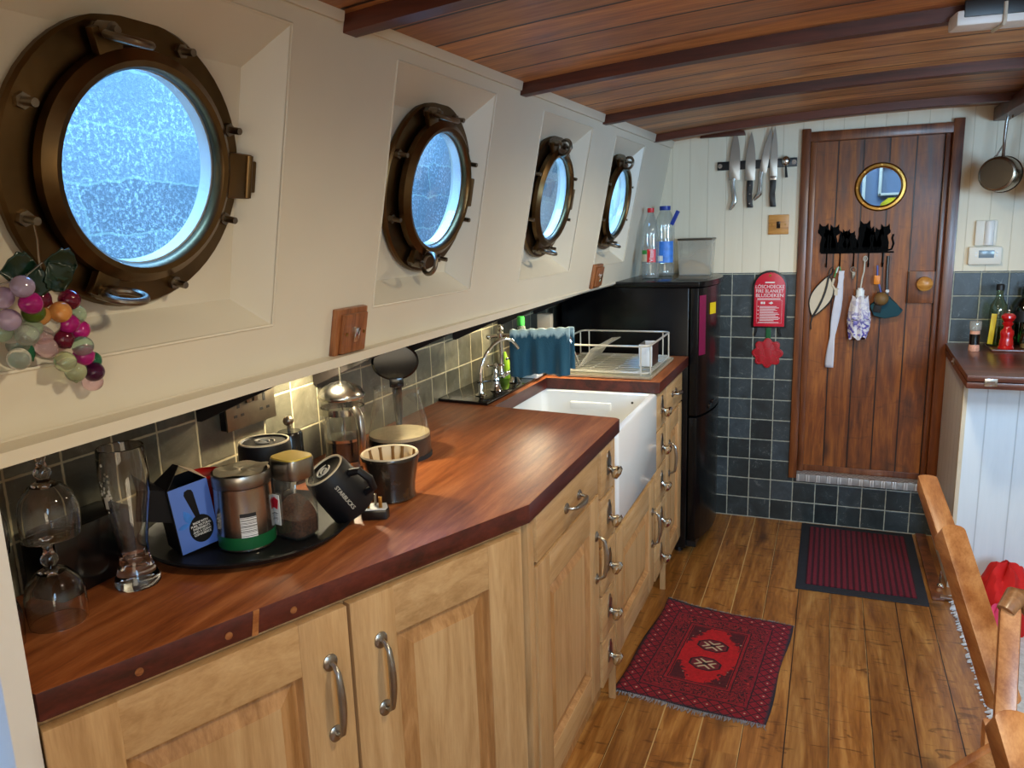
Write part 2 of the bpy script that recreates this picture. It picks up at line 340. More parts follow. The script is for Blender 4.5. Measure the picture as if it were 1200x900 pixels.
def m_tread():
    t = NT('chequer_plate'); X = t.xyz()
    def bar(sx, sy, ang, ox):
        u = t.ma('ADD', t.ma('MULTIPLY', X[0], cos(ang)), t.ma('MULTIPLY', X[1], sin(ang)))
        w_ = t.ma('SUBTRACT', t.ma('MULTIPLY', X[1], cos(ang)), t.ma('MULTIPLY', X[0], sin(ang)))
        fu = t.ma('ABSOLUTE', t.ma('SUBTRACT', t.ma('FRACT', t.ma('ADD', t.ma('DIVIDE', u, sx), ox)), .5))
        fw = t.ma('ABSOLUTE', t.ma('SUBTRACT', t.ma('FRACT', t.ma('DIVIDE', w_, sy)), .5))
        return t.ma('MULTIPLY', t.rng(fu, .3, .42, 1, 0), t.rng(fw, .12, .26, 1, 0))
    h = t.ma('MAXIMUM', bar(.034, .017, .785, 0.0), bar(.034, .017, -.785, .5)); t.bump(h, 1.0, .003)
    return t.fin(t.mix(h, rgb(176, 176, 176), rgb(232, 232, 232)), .38, .55)
M['tread'] = m_tread()
def m_umb():
    t = NT('floral_umbrella_cloth'); n = t.noise(t.co(), 45, 4, .6, 1.5); X = t.xyz()
    m = t.ma('MULTIPLY', t.rng(n, .47, .55, 0, 1), t.rng(X[2], -.11, -.03, 1.0, .3))
    return t.fin(t.mix(m, rgb(226, 220, 222), t.mix(t.rng(n, .52, .66, 0, 1), rgb(112, 96, 186), rgb(50, 50, 130))), .8)
M['umbrella'] = m_umb()
def m_bar():
    t = NT('barcode'); X = t.xyz(); n = t.wn(t.vec(t.ma('FLOOR', t.ma('MULTIPLY', X[2], 900.0)), 0.0, 0.0))
    return t.fin(t.mix(t.rng(n, .45, .5, 0, 1), rgb(235, 235, 235), rgb(22, 22, 26)), .5)
M['barcode'] = m_bar()

# ------------------------------------------------------------------ mesh helpers
I4 = Matrix.Identity(4)
def T(x=0, y=0, z=0): return Matrix.Translation((x, y, z))
def RX(a): return Matrix.Rotation(a, 4, 'X')
def RY(a): return Matrix.Rotation(a, 4, 'Y')
def RZ(a): return Matrix.Rotation(a, 4, 'Z')
def S(x, y, z): return Matrix.Diagonal((x, y, z, 1))
class G:
    def __init__(s): s.b = bmesh.new(); s.mi = 0
    def _f(s, fs):
        for f in fs: f.material_index = s.mi
    def box(s, x0, x1, y0, y1, z0, z1, bev=0.0, m=I4, seg=2):
        b = s.b; vs = [b.verts.new(m @ Vector((x, y, z))) for x in (x0, x1) for y in (y0, y1) for z in (z0, z1)]
        q = [(0, 1, 3, 2), (4, 6, 7, 5), (0, 4, 5, 1), (2, 3, 7, 6), (0, 2, 6, 4), (1, 5, 7, 3)]
        fs = [b.faces.new([vs[i] for i in f]) for f in q]; s._f(fs)
        if bev > 0:
            es = list({e for f in fs for e in f.edges})
            r = bmesh.ops.bevel(b, geom=es, offset=bev, segments=seg, affect='EDGES', profile=.6, clamp_overlap=True)
            s._f(r['faces'])
        return s
    def lathe(s, prof, m=I4, n=32, cap0=True, cap1=True, a0=0, a1=2*pi, sx=1.0, sy=1.0):
        b = s.b; full = abs(a1 - a0 - 2*pi) < 1e-6; k = n if full else n + 1
        R = []
        for r, z in prof:
            if r < 1e-6: R.append([b.verts.new(m @ Vector((0, 0, z)))])
            else: R.append([b.verts.new(m @ Vector((r*sx*cos(a0 + (a1 - a0)*i/n), r*sy*sin(a0 + (a1 - a0)*i/n), z))) for i in range(k)])
        fs = []
        for A, B in zip(R[:-1], R[1:]):
            for i in range(n):
                j = (i + 1) % k
                if len(A) == 1 and len(B) == 1: continue
                if len(A) == 1: fs.append(b.faces.new((A[0], B[j], B[i])))
                elif len(B) == 1: fs.append(b.faces.new((A[i], A[j], B[0])))
                else: fs.append(b.faces.new((A[i], A[j], B[j], B[i])))
        if full:
            if cap0 and len(R[0]) > 1: fs.append(b.faces.new(R[0][::-1]))
            if cap1 and len(R[-1]) > 1: fs.append(b.faces.new(R[-1]))
        s._f(fs); return s
    def ring(s, prof, m=I4, n=40, sx=1.0, sy=1.0):
        """closed profile revolved"""
        b = s.b; R = [[b.verts.new(m @ Vector((r*sx*cos(2*pi*i/n), r*sy*sin(2*pi*i/n), z))) for i in range(n)] for r, z in prof]
        fs = []
        for a in range(len(R)):
            A, B = R[a], R[(a + 1) % len(R)]
            for i in range(n): fs.append(b.faces.new((A[i], A[(i+1) % n], B[(i+1) % n], B[i])))
        s._f(fs); return s
    def cyl(s, r, z0, z1, m=I4, n=24, r1=None):
        return s.lathe([(r, z0), (r if r1 is None else r1, z1)], m, n)
    def sph(s, r, m=I4, n=20, k=10):
        return s.lathe([(r*sin(pi*i/k), -r*cos(pi*i/k)) for i in range(k+1)], m, n)
    def tube(s, pts, r, m=I4, n=10, closed=False, cap=True):
        P = [m @ Vector(p) for p in pts]; b = s.b; N = len(P)
        rs = r if isinstance(r, (list, tuple)) else [r]*N
        up = None; R = []
        for i, p in enumerate(P):
            if closed: d = P[(i+1) % N] - P[i-1]
            else: d = P[min(i+1, N-1)] - P[max(i-1, 0)]
            d.normalize()
            if up is None: up = Vector((0, 0, 1)) if abs(d.z) < .9 else Vector((1, 0, 0))
            a = up - d*up.dot(d)
            if a.length < 1e-5: a = d.orthogonal()
            a.normalize(); up = a; c = d.cross(a)
            R.append([b.verts.new(p + (a*cos(2*pi*j/n) + c*sin(2*pi*j/n))*rs[i]) for j in range(n)])
        fs = []
        rg = range(N) if closed else range(N-1)
        for i in rg:
            A, B = R[i], R[(i+1) % N]
            for j in range(n): fs.append(b.faces.new((A[j], A[(j+1) % n], B[(j+1) % n], B[j])))
        if cap and not closed: fs += [b.faces.new(R[0][::-1]), b.faces.new(R[-1])]
        s._f(fs); return s
    def prism(s, pts, h, m=I4, bev=0.0):
        """polygon in xy extruded 0..h in z"""
        b = s.b; A = [b.verts.new(m @ Vector((x, y, 0))) for x, y in pts]; B = [b.verts.new(m @ Vector((x, y, h))) for x, y in pts]
        fs = [b.faces.new(A[::-1]), b.faces.new(B)]; n = len(pts)
        for i in range(n): fs.append(b.faces.new((A[i], A[(i+1) % n], B[(i+1) % n], B[i])))
        s._f(fs)
        if bev > 0:
            es = list({e for f in fs for e in f.edges})
            r = bmesh.ops.bevel(b, geom=es, offset=bev, segments=2, affect='EDGES', profile=.6, clamp_overlap=True); s._f(r['faces'])
        return s
    def quad(s, *p, m=I4):
        s._f([s.b.faces.new([s.b.verts.new(m @ Vector(q)) for q in p])]); return s
    def grid(s, f, nu, nv):
        V = [[s.b.verts.new(f(i/nu, j/nv)) for j in range(nv+1)] for i in range(nu+1)]
        s._f([s.b.faces.new((V[i][j], V[i+1][j], V[i+1][j+1], V[i][j+1])) for i in range(nu) for j in range(nv)]); return s
    def plate_hole(s, x0, x1, y0, y1, r, z0, z1, m=I4, cx=0, cy=0, n=48, inner=True):
        """rectangular plate with a round hole, thickness z0..z1"""
        def edge_pt(a):
            dx, dy = cos(a), sin(a); k = 1e9
            if dx > 1e-9: k = min(k, (x1-cx)/dx)
            if dx < -1e-9: k = min(k, (x0-cx)/dx)
            if dy > 1e-9: k = min(k, (y1-cy)/dy)
            if dy < -1e-9: k = min(k, (y0-cy)/dy)
            return cx + dx*k, cy + dy*k
        A = sorted([2*pi*i/n for i in range(n)] + [math.atan2(y-cy, x-cx) % (2*pi) for x in (x0, x1) for y in (y0, y1)])
        for z, fl in ((z0, 1), (z1, 0)):
            I = [s.b.verts.new(m @ Vector((cx + r*cos(a), cy + r*sin(a), z))) for a in A]
            O = [s.b.verts.new(m @ Vector((*edge_pt(a), z))) for a in A]
            k = len(A)
            for i in range(k):
                j = (i+1) % k; q = (I[i], O[i], O[j], I[j]); s._f([s.b.faces.new(q[::-1] if fl else q)])
            if fl: I0, O0 = I, O
        k = len(A)
        for i in range(k):
            j = (i+1) % k
            s._f([s.b.faces.new((I0[i], I0[j], I[j], I[i])), s.b.faces.new((O0[j], O0[i], O[i], O[j]))])
        return s
    def build(s, name, mat, parent=None, loc=(0, 0, 0), rot=(0, 0, 0), smooth=True, mw=None, solid=0.0):
        b = s.b
        bmesh.ops.remove_doubles(b, verts=b.verts, dist=1e-6)
        bmesh.ops.recalc_face_normals(b, faces=b.faces)
        if smooth:
            for f in b.faces: f.smooth = True
            for e in b.edges:
                if len(e.link_faces) == 2: e.smooth = e.calc_face_angle(0) < .62
        me = bpy.data.meshes.new(name); b.to_mesh(me); b.free()
        for mm in (mat if isinstance(mat, (list, tuple)) else [mat]): me.materials.append(M[mm] if isinstance(mm, str) else mm)
        o = bpy.data.objects.new(name, me); C.objects.link(o)
        if mw is not None: o.matrix_world = mw
        else: o.location = loc; o.rotation_euler = rot
        if parent is not None: o.parent = parent
        if solid:
            md = o.modifiers.new('solid', 'SOLIDIFY'); md.thickness = solid; md.offset = 0
        return o
def tag(o, label, cat, group=None, kind=None):
    o['label'] = label; o['category'] = cat
    if group: o['group'] = group
    if kind: o['kind'] = kind
    return o
def struct(o, label, cat): return tag(o, label, cat, kind='structure')
def thing(name, label, cat, loc=(0, 0, 0), rotz=0, group=None, mw=None, kind=None):
    o = bpy.data.objects.new(name, None); C.objects.link(o); o.empty_display_size = .05
    if mw is not None: o.matrix_world = mw
    else: o.location = loc; o.rotation_euler = (0, 0, rotz)
    return tag(o, label, cat, group, kind)
def copy_tree(o, parent=None):
    c = o.copy(); C.objects.link(c); c.parent = parent
    for ch in [x for x in o.children]: copy_tree(ch, c)
    return c
def text(body, size, mat, parent, m, name='lettering', ext=.0004, align='CENTER', wrap=None, spacing=1.0, bold=0.0, sx=1.0):
    cu = bpy.data.curves.new('t', 'FONT'); cu.body = body; cu.size = size; cu.extrude = ext; cu.align_x = align; cu.align_y = 'CENTER'
    cu.space_line = spacing; cu.offset = bold
    to = bpy.data.objects.new('t', cu); C.objects.link(to); dg = bpy.context.evaluated_depsgraph_get(); dg.update()
    me = bpy.data.meshes.new_from_object(to.evaluated_get(dg)); bpy.data.objects.remove(to); bpy.data.curves.remove(cu)
    for v in me.vertices:
        p = Vector((v.co.x*sx, v.co.y, v.co.z))
        if wrap: a = p.x/wrap; p = Vector(((wrap + p.z)*sin(a), p.y, (wrap + p.z)*cos(a) - wrap))
        v.co = m @ p
    me.name = name; me.materials.clear(); me.materials.append(M[mat])
    o = bpy.data.objects.new(name, me); C.objects.link(o); o.parent = parent
    return o

# ------------------------------------------------------------------ the hull lining frame (port side leans inward)
U = Vector((.026, 1, -.003)); Nn = Vector((.981, -.026, -.195)).normalized(); U = (U - U.dot(Nn)*Nn).normalized(); W_ = Nn.cross(U)
if W_.z < 0: W_ = -W_
O_ = Vector((-.745, 3.92, 1.888)) + U*(-3.92/U.y)
LW = Matrix((( U.x, W_.x, Nn.x, O_.x), (U.y, W_.y, Nn.y, O_.y), (U.z, W_.z, Nn.z, O_.z), (0, 0, 0, 1)))
YE = 3.92
REC = [(.575, 1.11), (1.43, 1.90), (2.23, 2.70), (2.985, 3.43)]
POR = [.85, 1.70, 2.49, 3.25]
V0, V1 = -.565, -.06; LIP = -.662; DB = .06

def lining():
    g = G(); vt = .03; ue = 3.95
    us = [-.9] + [x for r in REC for x in r] + [ue]
    def Q(a, b, c, d): g.quad(a, b, c, d)
    Q((us[0], V1, 0), (ue, V1, 0), (ue, vt, 0), (us[0], vt, 0))
    Q((us[0], LIP, 0), (ue, LIP, 0), (ue, V0, 0), (us[0], V0, 0))
    for i in range(0, len(us), 2): Q((us[i], V0, 0), (us[i+1], V0, 0), (us[i+1], V1, 0), (us[i], V1, 0))
    for (a, b), pc in zip(REC, POR):
        c, d, e, f = a + .03, b - .045, V0 + .04, V1 - .08
        Q((a, V0, 0), (b, V0, 0), (d, e, -DB), (c, e, -DB)); Q((a, V1, 0), (b, V1, 0), (d, f, -DB), (c, f, -DB))
        Q((a, V0, 0), (a, V1, 0), (c, f, -DB), (c, e, -DB)); Q((b, V0, 0), (b, V1, 0), (d, f, -DB), (d, e, -DB))
        g.plate_hole(c, d, e, f, .147, -DB - .01, -DB, cx=pc, cy=-.31)
    # lip: small rounded return and bead, then the deck underside going outboard
    Q((us[0], LIP, 0), (ue, LIP, 0), (ue, LIP - .006, -.006), (us[0], LIP - .006, -.006))
    Q((us[0], LIP - .006, -.006), (ue, LIP - .006, -.006), (ue, LIP - .006, -.025), (us[0], LIP - .006, -.025))
    g.tube([(us[0], LIP + .006, .001), (ue, LIP + .006, .001)], .005, n=8)
    # raised edge beads round the recesses
    for a, b in REC:
        for s0, s1 in (((a, V0), (b, V0)), ((a, V1), (b, V1)), ((a, V0), (a, V1)), ((b, V0), (b, V1))):
            g.tube([(*s0, -.0005), (*s1, -.0005)], .0028, n=6)
    return struct(g.build('wall_left', 'white', mw=LW, smooth=True), 'cream painted hull lining leaning inward with four porthole recesses', 'wall')
lining()
def solid(name, label, cat, mats, fn):
    g = G(); fn(g); return struct(g.build(name, mats, smooth=False), label, cat)
solid('ceiling_deck_underside', 'cream underside of the side deck over the worktop recess', 'ceiling', 'white', lambda g: g.box(-1.27, -.905, .5, 3.93, 1.238, 1.256))
solid('wall_splashback', 'slate tiled splashback under the side deck behind the worktop', 'wall', 'slate_side', lambda g: g.box(-1.30, -1.22, .3, 3.93, 0, 1.25))
solid('floor', 'varnished pine floorboards running the length of the cabin', 'floor', 'floor', lambda g: g.box(-1.3, 1.5, -1.3, 4.0, -.03, 0))
def end_wall(g):
    g.box(-1.3, -.112, YE + .004, 4.0, 1.25, 2.1); g.box(.486, 1.5, YE + .004, 4.0, 1.25, 2.1); g.box(-.112, .486, YE + .004, 4.0, 1.86, 2.1)
    g.mi = 1
    g.box(-1.3, -.112, YE, 4.0, 0, 1.25); g.box(.486, 1.5, YE, 4.0, 0, 1.25); g.box(-.112, .486, YE, 4.0, 0, .245)
solid('wall_end', 'bulkhead with white boards above and dark slate tiles below', 'wall', ['endplank', 'slate'], end_wall)
solid('wall_right', 'cream painted starboard side of the cabin', 'wall', 'white', lambda g: g.box(1.5, 1.55, -1.3, 4.0, 0, 2.1))
solid('wall_near', 'white boarded bulkhead behind the viewpoint', 'wall', 'white', lambda g: g.box(-1.3, 1.5, -1.35, -1.3, 0, 2.1))
solid('wall_port_near', 'white bulkhead beside the near end of the worktop', 'wall', 'partition', lambda g: (g.box(-1.3, -.922, .545, .58, 0, 1.235, .002), g.box(-.99, -.95, -1.3, .3, 0, 1.25)))
def ceil(g):
    n = 24; xs = [-.85 + (1.55 + .85)*i/n for i in range(n+1)]; z = lambda x: 1.945 - .057*((x - .4)/1.145)**2
    P = [(x, z(x)) for x in xs] + [(x, z(x) + .03) for x in reversed(xs)]
    g.prism([(a, b) for a, b in P], 5.3, Matrix(((1, 0, 0, 0), (0, 0, 1, -1.3), (0, 1, 0, 0), (0, 0, 0, 1))))
solid('ceiling', 'low cabin ceiling of varnished boards laid crosswise', 'ceiling', 'ceil', ceil)
zc = lambda x: 1.945 - .057*((x - .4)/1.145)**2
def deckbeam(y, x0=-.815, x1=1.5, drop=.03, wd=.042):
    g = G(); n = 20; xs = [x0 + (x1 - x0)*i/n for i in range(n+1)]
    g.prism([(x, zc(x) - drop) for x in xs] + [(x, zc(x) + .004) for x in reversed(xs)], wd, Matrix(((1, 0, 0, 0), (0, 0, 1, y), (0, 1, 0, 0), (0, 0, 0, 1))), .002)
    return g.build('trim_1', 'beam')
for i, (y, lab) in enumerate([(1.245, 'dark ceiling beam nearest the viewpoint, over the first porthole'), (2.045, 'dark ceiling beam between the second and third portholes'),
                              (2.795, 'dark ceiling beam between the third and fourth portholes'), (3.56, 'dark ceiling beam nearest the end bulkhead'), (.44, 'dark ceiling beam above the viewpoint')]):
    o = deckbeam(y, -.80 + .026*(y - 2) - .02); o.name = 'trim_%d' % (i + 1); struct(o, lab, 'beam')
solid('trim_6', 'dark lengthwise ceiling beam on the starboard side', 'beam', 'beam', lambda g: g.box(.60, .66, 2.2, 3.9, 1.875, 1.93, .003))
# white batten along the head of the lining, stopped at the beams
def battens(g):
    for a, b in ((-.8, .43), (.49, 1.235), (1.295, 2.035), (2.095, 2.785), (2.845, 3.55), (3.61, 3.92)):
        g.box(a, b, -.032, .01, 0, .010, .004)
g = G(); battens(g); struct(g.build('trim_7', 'white', mw=LW), 'white batten along the head of the hull lining', 'trim')
solid('trim_8', 'wooden threshold strip along the floor beside the mat', 'trim', 'doortrim', lambda g: g.box(.43, .475, 3.22, 3.91, 0, .012, .003))
g = G(); g.prism([(-.61, 0), (-.60, .018), (-.56, .026), (-.45, .028), (-.405, .02), (-.40, 0)], .03, Matrix(((1, 0, 0, 0), (0, 0, 1, 3.885), (0, 1, 0, 1.892), (0, 0, 0, 1))), .002)
struct(g.build('trim_9', 'beam'), 'small curved wooden cleat at the ceiling above the knives', 'trim')
# outside: quay wall, seen through the portholes
solid('wall_outside', 'rough stone quay wall close outside the portholes', 'wall', 'stone', lambda g: g.box(-2.55, -2.35, -2.5, 14.0, -1.5, 3.2))

# knees under the side deck
kn = None
for i, (y, lab) in enumerate([(1.20, 'nearest dark bracket under the side deck, left of the socket'), (1.60, 'dark bracket under the side deck above the cafetiere'), (2.0, 'dark bracket under the side deck beside the upright carafe lid'), (2.40, 'dark bracket under the side deck left of the taps'),
                             (2.80, 'dark bracket under the side deck behind the taps'), (3.20, 'farthest dark bracket under the side deck above the dish rack')]):
    if kn is None:
        g = G(); g.prism([(0, 0), (.25, 0), (.25, -.012), (.012, -.115), (0, -.115)], .012, Matrix(((1, 0, 0, 0), (0, 0, 1, -.006), (0, 1, 0, 0), (0, 0, 0, 1))), .0015)
        kn = g.build('deck_bracket', 'bracketpaint', loc=(-1.219, y, 1.2375)); o = kn
    else:
        o = kn.copy(); C.objects.link(o); o.location = (-1.219, y, 1.2375)
    tag(o, lab, 'bracket', 'brackets under the side deck')

# ------------------------------------------------------------------ portholes
def torus_pts(R, n=20, sy=1.0): return [(R*cos(2*pi*i/n), R*sy*sin(2*pi*i/n), 0) for i in range(n)]
def porthole(u, num, label, loops):
    t = thing('window_%d' % num, label, 'porthole', mw=LW @ T(u, -.31, -DB), kind='structure')
    g = G(); g.ring([(.143, 0), (.197, 0), (.202, .006), (.202, .014), (.198, .019), (.150, .020), (.147, .030), (.143, .030)], n=56)
    g.build('flange', 'brass', t)
    g = G(); z = .024
    g.ring([(.134, z + .006), (.134, z + .018), (.138, z + .024), (.146, z + .026), (.151, z + .022), (.160, z + .016), (.162, z + .004), (.158, z), (.138, z)], n=56)
    for a in (112, 248):   # lugs
        g.box(.150, .192, -.020, .020, z + .002, z + .016, .004, RZ(radians(a)))
    g.build('glass_frame', 'brass', t)
    g = G(); g.box(.160, .210, -.036, .036, z - .012, z + .014, .003); g.box(.208, .226, -.026, .026, .004, z + .010, .003); g.cyl(.007, -.034, .034, T(.204, 0, z + .012) @ RX(pi/2), 12)
    g.build('hinge', 'brass', t)
    g = G(); g.lathe([(0, z + .010), (.136, z + .010)], n=56); g.build('glass_pane', 'pane', t)
    g = G(); g.ring([(.133, .026), (.1465, .026), (.1465, .004), (.133, .004)], n=56); g.build('sleeve', 'ceramic', t)
    for k in range(8):
        a = radians(22.5 + 45*k); m = RZ(a) @ T(.184, 0, 0)
        g = G(); g.cyl(.0105, .018, .026, m, 6); g.cyl(.0055, .02, .046, m, 10); g.build('stud', 'stud', t)
    for a, tilt in loops:
        m = RZ(radians(a)) @ T(.186, 0, z + .018)
        g = G(); g.cyl(.010, -.012, .012, m, 14); g.cyl(.0055, -.02, .02, m, 10)
        c_ = (RZ(radians(a)) @ T(.180, 0, z + .018)).translation
        for_ = Matrix.Translation(c_) @ (RX(pi/2 + .12) if tilt == 'flat' else RY(radians(62)) @ RX(.15)); R_ = .027
        ct = (RX(.12) @ Vector((.006, 0, .030))) if tilt == 'flat' else Vector((.018, -.004, .022))
        for_ = Matrix.Translation(ct) @ for_
        g.tube([tuple(for_ @ Vector(p)) for p in torus_pts(R_, 26, .9)], .0055, n=10, closed=True)
        g.build('ring_nut', 'stud', t)
porthole(POR[0], 1, 'round bronze porthole nearest the viewpoint, glass grapes hanging from it', [(112, 'flat'), (248, 'flat')])
porthole(POR[1], 2, 'second bronze porthole, above the cafetiere and carafe', [(112, 'flat'), (248, 'face')])
porthole(POR[2], 3, 'third bronze porthole, above the sink taps', [(112, 'face'), (248, 'flat')])
porthole(POR[3], 4, 'fourth bronze porthole, farthest along beside the fridge', [(112, 'face'), (248, 'flat')])

# ------------------------------------------------------------------ the end bulkhead: door, frame, step
t = struct(thing('door_1', 'stained pine plank door with a brass porthole and wooden knob', 'door', (0, YE + .045, 0)), 'stained pine plank door with a brass porthole and wooden knob', 'door')
DX, DZ = .190, 1.630
m = T(DX, 0, DZ) @ RX(pi/2)
g = G(); g.plate_hole(-.108 - DX, .480 - DX, .262 - DZ, 1.86 - DZ, .088, -.03, 0, m=m); g.build('plank_panel', 'door', t, smooth=False)
g = G(); g.box(-.108, .482, -.006, 0, .262, .292, .002); g.build('bottom_rail', 'doortrim', t)
g = G(); g.ring([(.084, -.006), (.106, -.006), (.108, .004), (.102, .010), (.092, .011), (.084, .006)], m=m); 
for k in range(8): g.cyl(.0035, .006, .0125, m @ RZ(k*pi/4) @ T(.097, 0, 0), 8)
w1 = g.build('window_ring', 'brasslt', t)
g = G(); g.lathe([(0, 0), (.086, 0)], m, 40); g.build('glass_pane', 'pane', w1)
g = G(); g.box(.325, .455, -.020, 0, 1.105, 1.250, .003); kp = g.build('knob_plate', 'door', t)
g = G(); g.lathe([(0, -.008), (.014, -.008), (.013, .008), (.026, .016), (.033, .028), (.032, .040), (.020, .050), (0, .053)], T(.392, -.020, 1.195) @ RX(pi/2), 28); g.build('knob', 'switchpine', kp)
# door frame mouldings
g = G(); g.box(-.150, -.112, YE - .018, YE + .045, .235, 1.90, .004); g.box(-.112, -.085, YE + .022, YE + .045, .262, 1.90, .003)
struct(g.build('trim_10', 'doortrim'), 'left upright of the wooden door frame', 'door frame')
g = G(); g.box(.458, .500, YE - .018, YE + .045, .235, 1.90, .004); g.box(.436, .458, YE + .022, YE + .045, .262, 1.90, .003)
struct(g.build('trim_11', 'doortrim'), 'right upright of the wooden door frame', 'door frame')
g = G(); g.box(-.150, .500, YE - .016, YE + .045, 1.842, 1.885, .003)
struct(g.build('trim_12', 'doortrim'), 'head of the wooden door frame', 'door frame')
g = G(); g.box(-.112, .484, YE - .030, YE + .046, .250, .262, .002); g.box(-.112, .484, YE - .032, YE - .024, .226, .262, .002)
struct(g.build('trim_13', 'tread'), 'chequer plate step under the plank door', 'door sill')
# passage beyond the door porthole
solid('wall_passage', 'grey blue painted wall of the passage behind the door', 'wall', 'passage', lambda g: g.box(-.8, 1.4, 5.3, 5.35, .5, 2.6))
solid('ceiling_sky_cover', 'unseen cover added round the passage behind the door to cut sky light', 'ceiling', 'passage', lambda g: (g.box(-.8, 1.4, 4.0, 5.35, 2.6, 2.63), g.box(1.4, 1.43, 4.0, 5.35, .5, 2.63), g.box(-.83, -.8, 4.0, 5.35, .5, 2.63)))  # out-of-view roof and sides, added to hold back the sky light
g = G()
for a in ((.24, .52, 1.62, 1.635), (.24, .52, 1.80, 1.82), (.24, .258, 1.62, 1.82), (.48, .52, 1.62, 1.82), (.15, .17, 1.3, 1.95)): g.box(a[0], a[1], 5.24, 5.30, a[2], a[3], .004)
struct(g.build('trim_14', 'white'), 'pale window frame glimpsed through the door porthole', 'trim')
g = G(); g.lathe([(0, -.02), (.07, -.02), (.06, .02), (.02, .05), (0, .05)], T(.315, 5.20, 1.555), 20)
tag(g.build('yellow_hat', 'yellow'), 'yellow hat glimpsed through the door porthole', 'hat')

# silhouette coat rack with hanging things
t = thing('hook_rack', 'black cut-out cat silhouette hook rack on the plank door', 'hook rack', (0, YE + .045, 0))
g = G(); mm = RX(pi/2)
g.box(-.050, .262, -.008, 0, 1.334, 1.341, .001)
def cat(x, w, h, face, tail=1):
    p = [(x - .5*w, 0), (x + .5*w, 0), (x + .52*w, .35*h), (x + .36*w, .62*h)]
    hx, hz, r = x + face*.16*w, .76*h, .20*h
    p += [(hx + r*cos(a), hz + r*.85*sin(a)) for a in [-.3, .2, .6]] + [(hx + r*.75, hz + r*1.5), (hx + r*.25, hz + r*.95), (hx - r*.25, hz + r*.95), (hx - r*.75, hz + r*1.5)] + [(hx + r*cos(a), hz + r*.85*sin(a)) for a in [2.5, 2.9, 3.4]]
    p += [(x - .36*w, .58*h), (x - .52*w, .3*h)]
    g.prism([(a, b + 1.340) for a, b in p], .004, T(0, -.002, 0) @ RX(pi/2))
    P = [(x + tail*.45*w, -.004, 1.345), (x + tail*.85*w, -.004, 1.350), (x + tail*1.0*w, -.004, 1.375), (x + tail*.85*w, -.004, 1.40), (x + tail*.95*w, -.004, 1.418)]
    g.tube(P, .0042, n=6)
cat(-.034, .040, .128, -1, -.2); cat(.000, .044, .122, 1, -.2); cat(.064, .04, .100, -1, .5); cat(.150, .044, .110, 1, -.6); cat(.190, .04, .105, 1, -.5); cat(-.010, .050, .108, -1, -.2); cat(.040, .040, .095, 1, 1); cat(.088, .046, .092, -1, -1); cat(.128, .048, .135, 1, .8); cat(.168, .044, .098, -1, 1); cat(.212, .052, .118, 1, .9)
g.box(-.035, .235, -.006, -.002, 1.340, 1.362)
g.build('cat_panel', 'shadowcut', t); 
hk = None
for x in (-.022, .036, .095, .158, .217):
    g = G(); g.tube([(x, -.004, 1.336), (x, -.004, 1.285), (x, -.014, 1.272), (x, -.026, 1.276), (x, -.030, 1.290)], .0032, n=8); g.build('hook', 'shadowcut', t)
HY = YE + .045 - .022
def mesh_at(name, mat, loc, fn, label, cat, rot=(0, 0, 0), group=None, **k):
    g = G(); fn(g); return tag(g.build(name, mat, loc=loc, rot=rot, **k), label, cat, group)
# sleep mask / cream pouch
t = thing('zip_pouch', 'cream crescent pouch with black trim hanging from the first hook', 'pouch', (.006, HY, 1.270))
t.scale = (1.25, 1.25, 1.25)
def leafshape(k): return [(-.012 - .050*t_ - k*.034*sin(pi*t_), -.030 - .155*t_) for t_ in [i/12 for i in range(13)]] + [(-.012 - .050*t_ + k*.040*sin(pi*t_) , -.030 - .155*t_) for t_ in [1 - i/12 for i in range(1, 12)]]
g = G(); g.prism(leafshape(1.0), .010, RX(pi/2), .002); b_ = g.build('fabric_body', 'maskcream', t)
g = G(); P = leafshape(1.0); g.tube([(x, -.005, z) for x, z in P], .0045, n=6, closed=True); g.tube([(-.012 - .050*s + .010*sin(pi*s), -.012, -.03 - .155*s) for s in [i/8 for i in range(9)]], .004, n=6)
g.tube([(-.062, -.005, -.18), (-.068, -.006, -.21), (-.066, -.006, -.235)], .0025, n=6); g.build('black_trim', 'black', t)
g = G(); g.tube([(-.012, -.003, -.03), (-.010, 0, -.01), (0, 0, .004), (.006, 0, -.012), (-.008, -.003, -.03)], .0022, n=6); g.build('loop', 'black', t)
# ribbon lanyard
t = thing('ribbon_lanyard', 'long pale ribbon lanyard hanging from the second hook', 'lanyard', (.036, HY, 1.275))
g = G(); 
def rib(u, v):
    z = -.02 - .46*u; wd = (.011 + .008*abs(sin(u*5.5 - .6)))*(1 if u > .05 else .8); x = -.004 + .014*cos(u*3.2) - .006*u; a = u*5.0
    return Vector((x + (v - .5)*2*wd, -.010 + .006*sin(a)*(v - .5)*2, z))
g.grid(rib, 30, 4); g.build('ribbon', 'ribbon', t, solid=.0016)
g = G(); g.tube([(-.02, 0, -.05), (-.012, 0, -.01), (0, 0, .004), (.008, -.004, -.03), (.018, -.004, -.06)], .003, n=6); g.build('cord', 'greencap', t)
g = G(); g.tube([(-.022, -.008, -.055), (-.028, -.010, -.085), (-.010, -.012, -.115), (-.002, -.012, -.10)], .006, n=8); g.box(-.018, -.002, -.016, -.006, -.135, -.10, .003); g.build('tag', 'maskcream', t)
g = G(); g.tube([(-.012, 0, -.03), (-.006, 0, -.005), (0, 0, .004)], .0028, n=6); g.build('cord', 'wplastic', t)
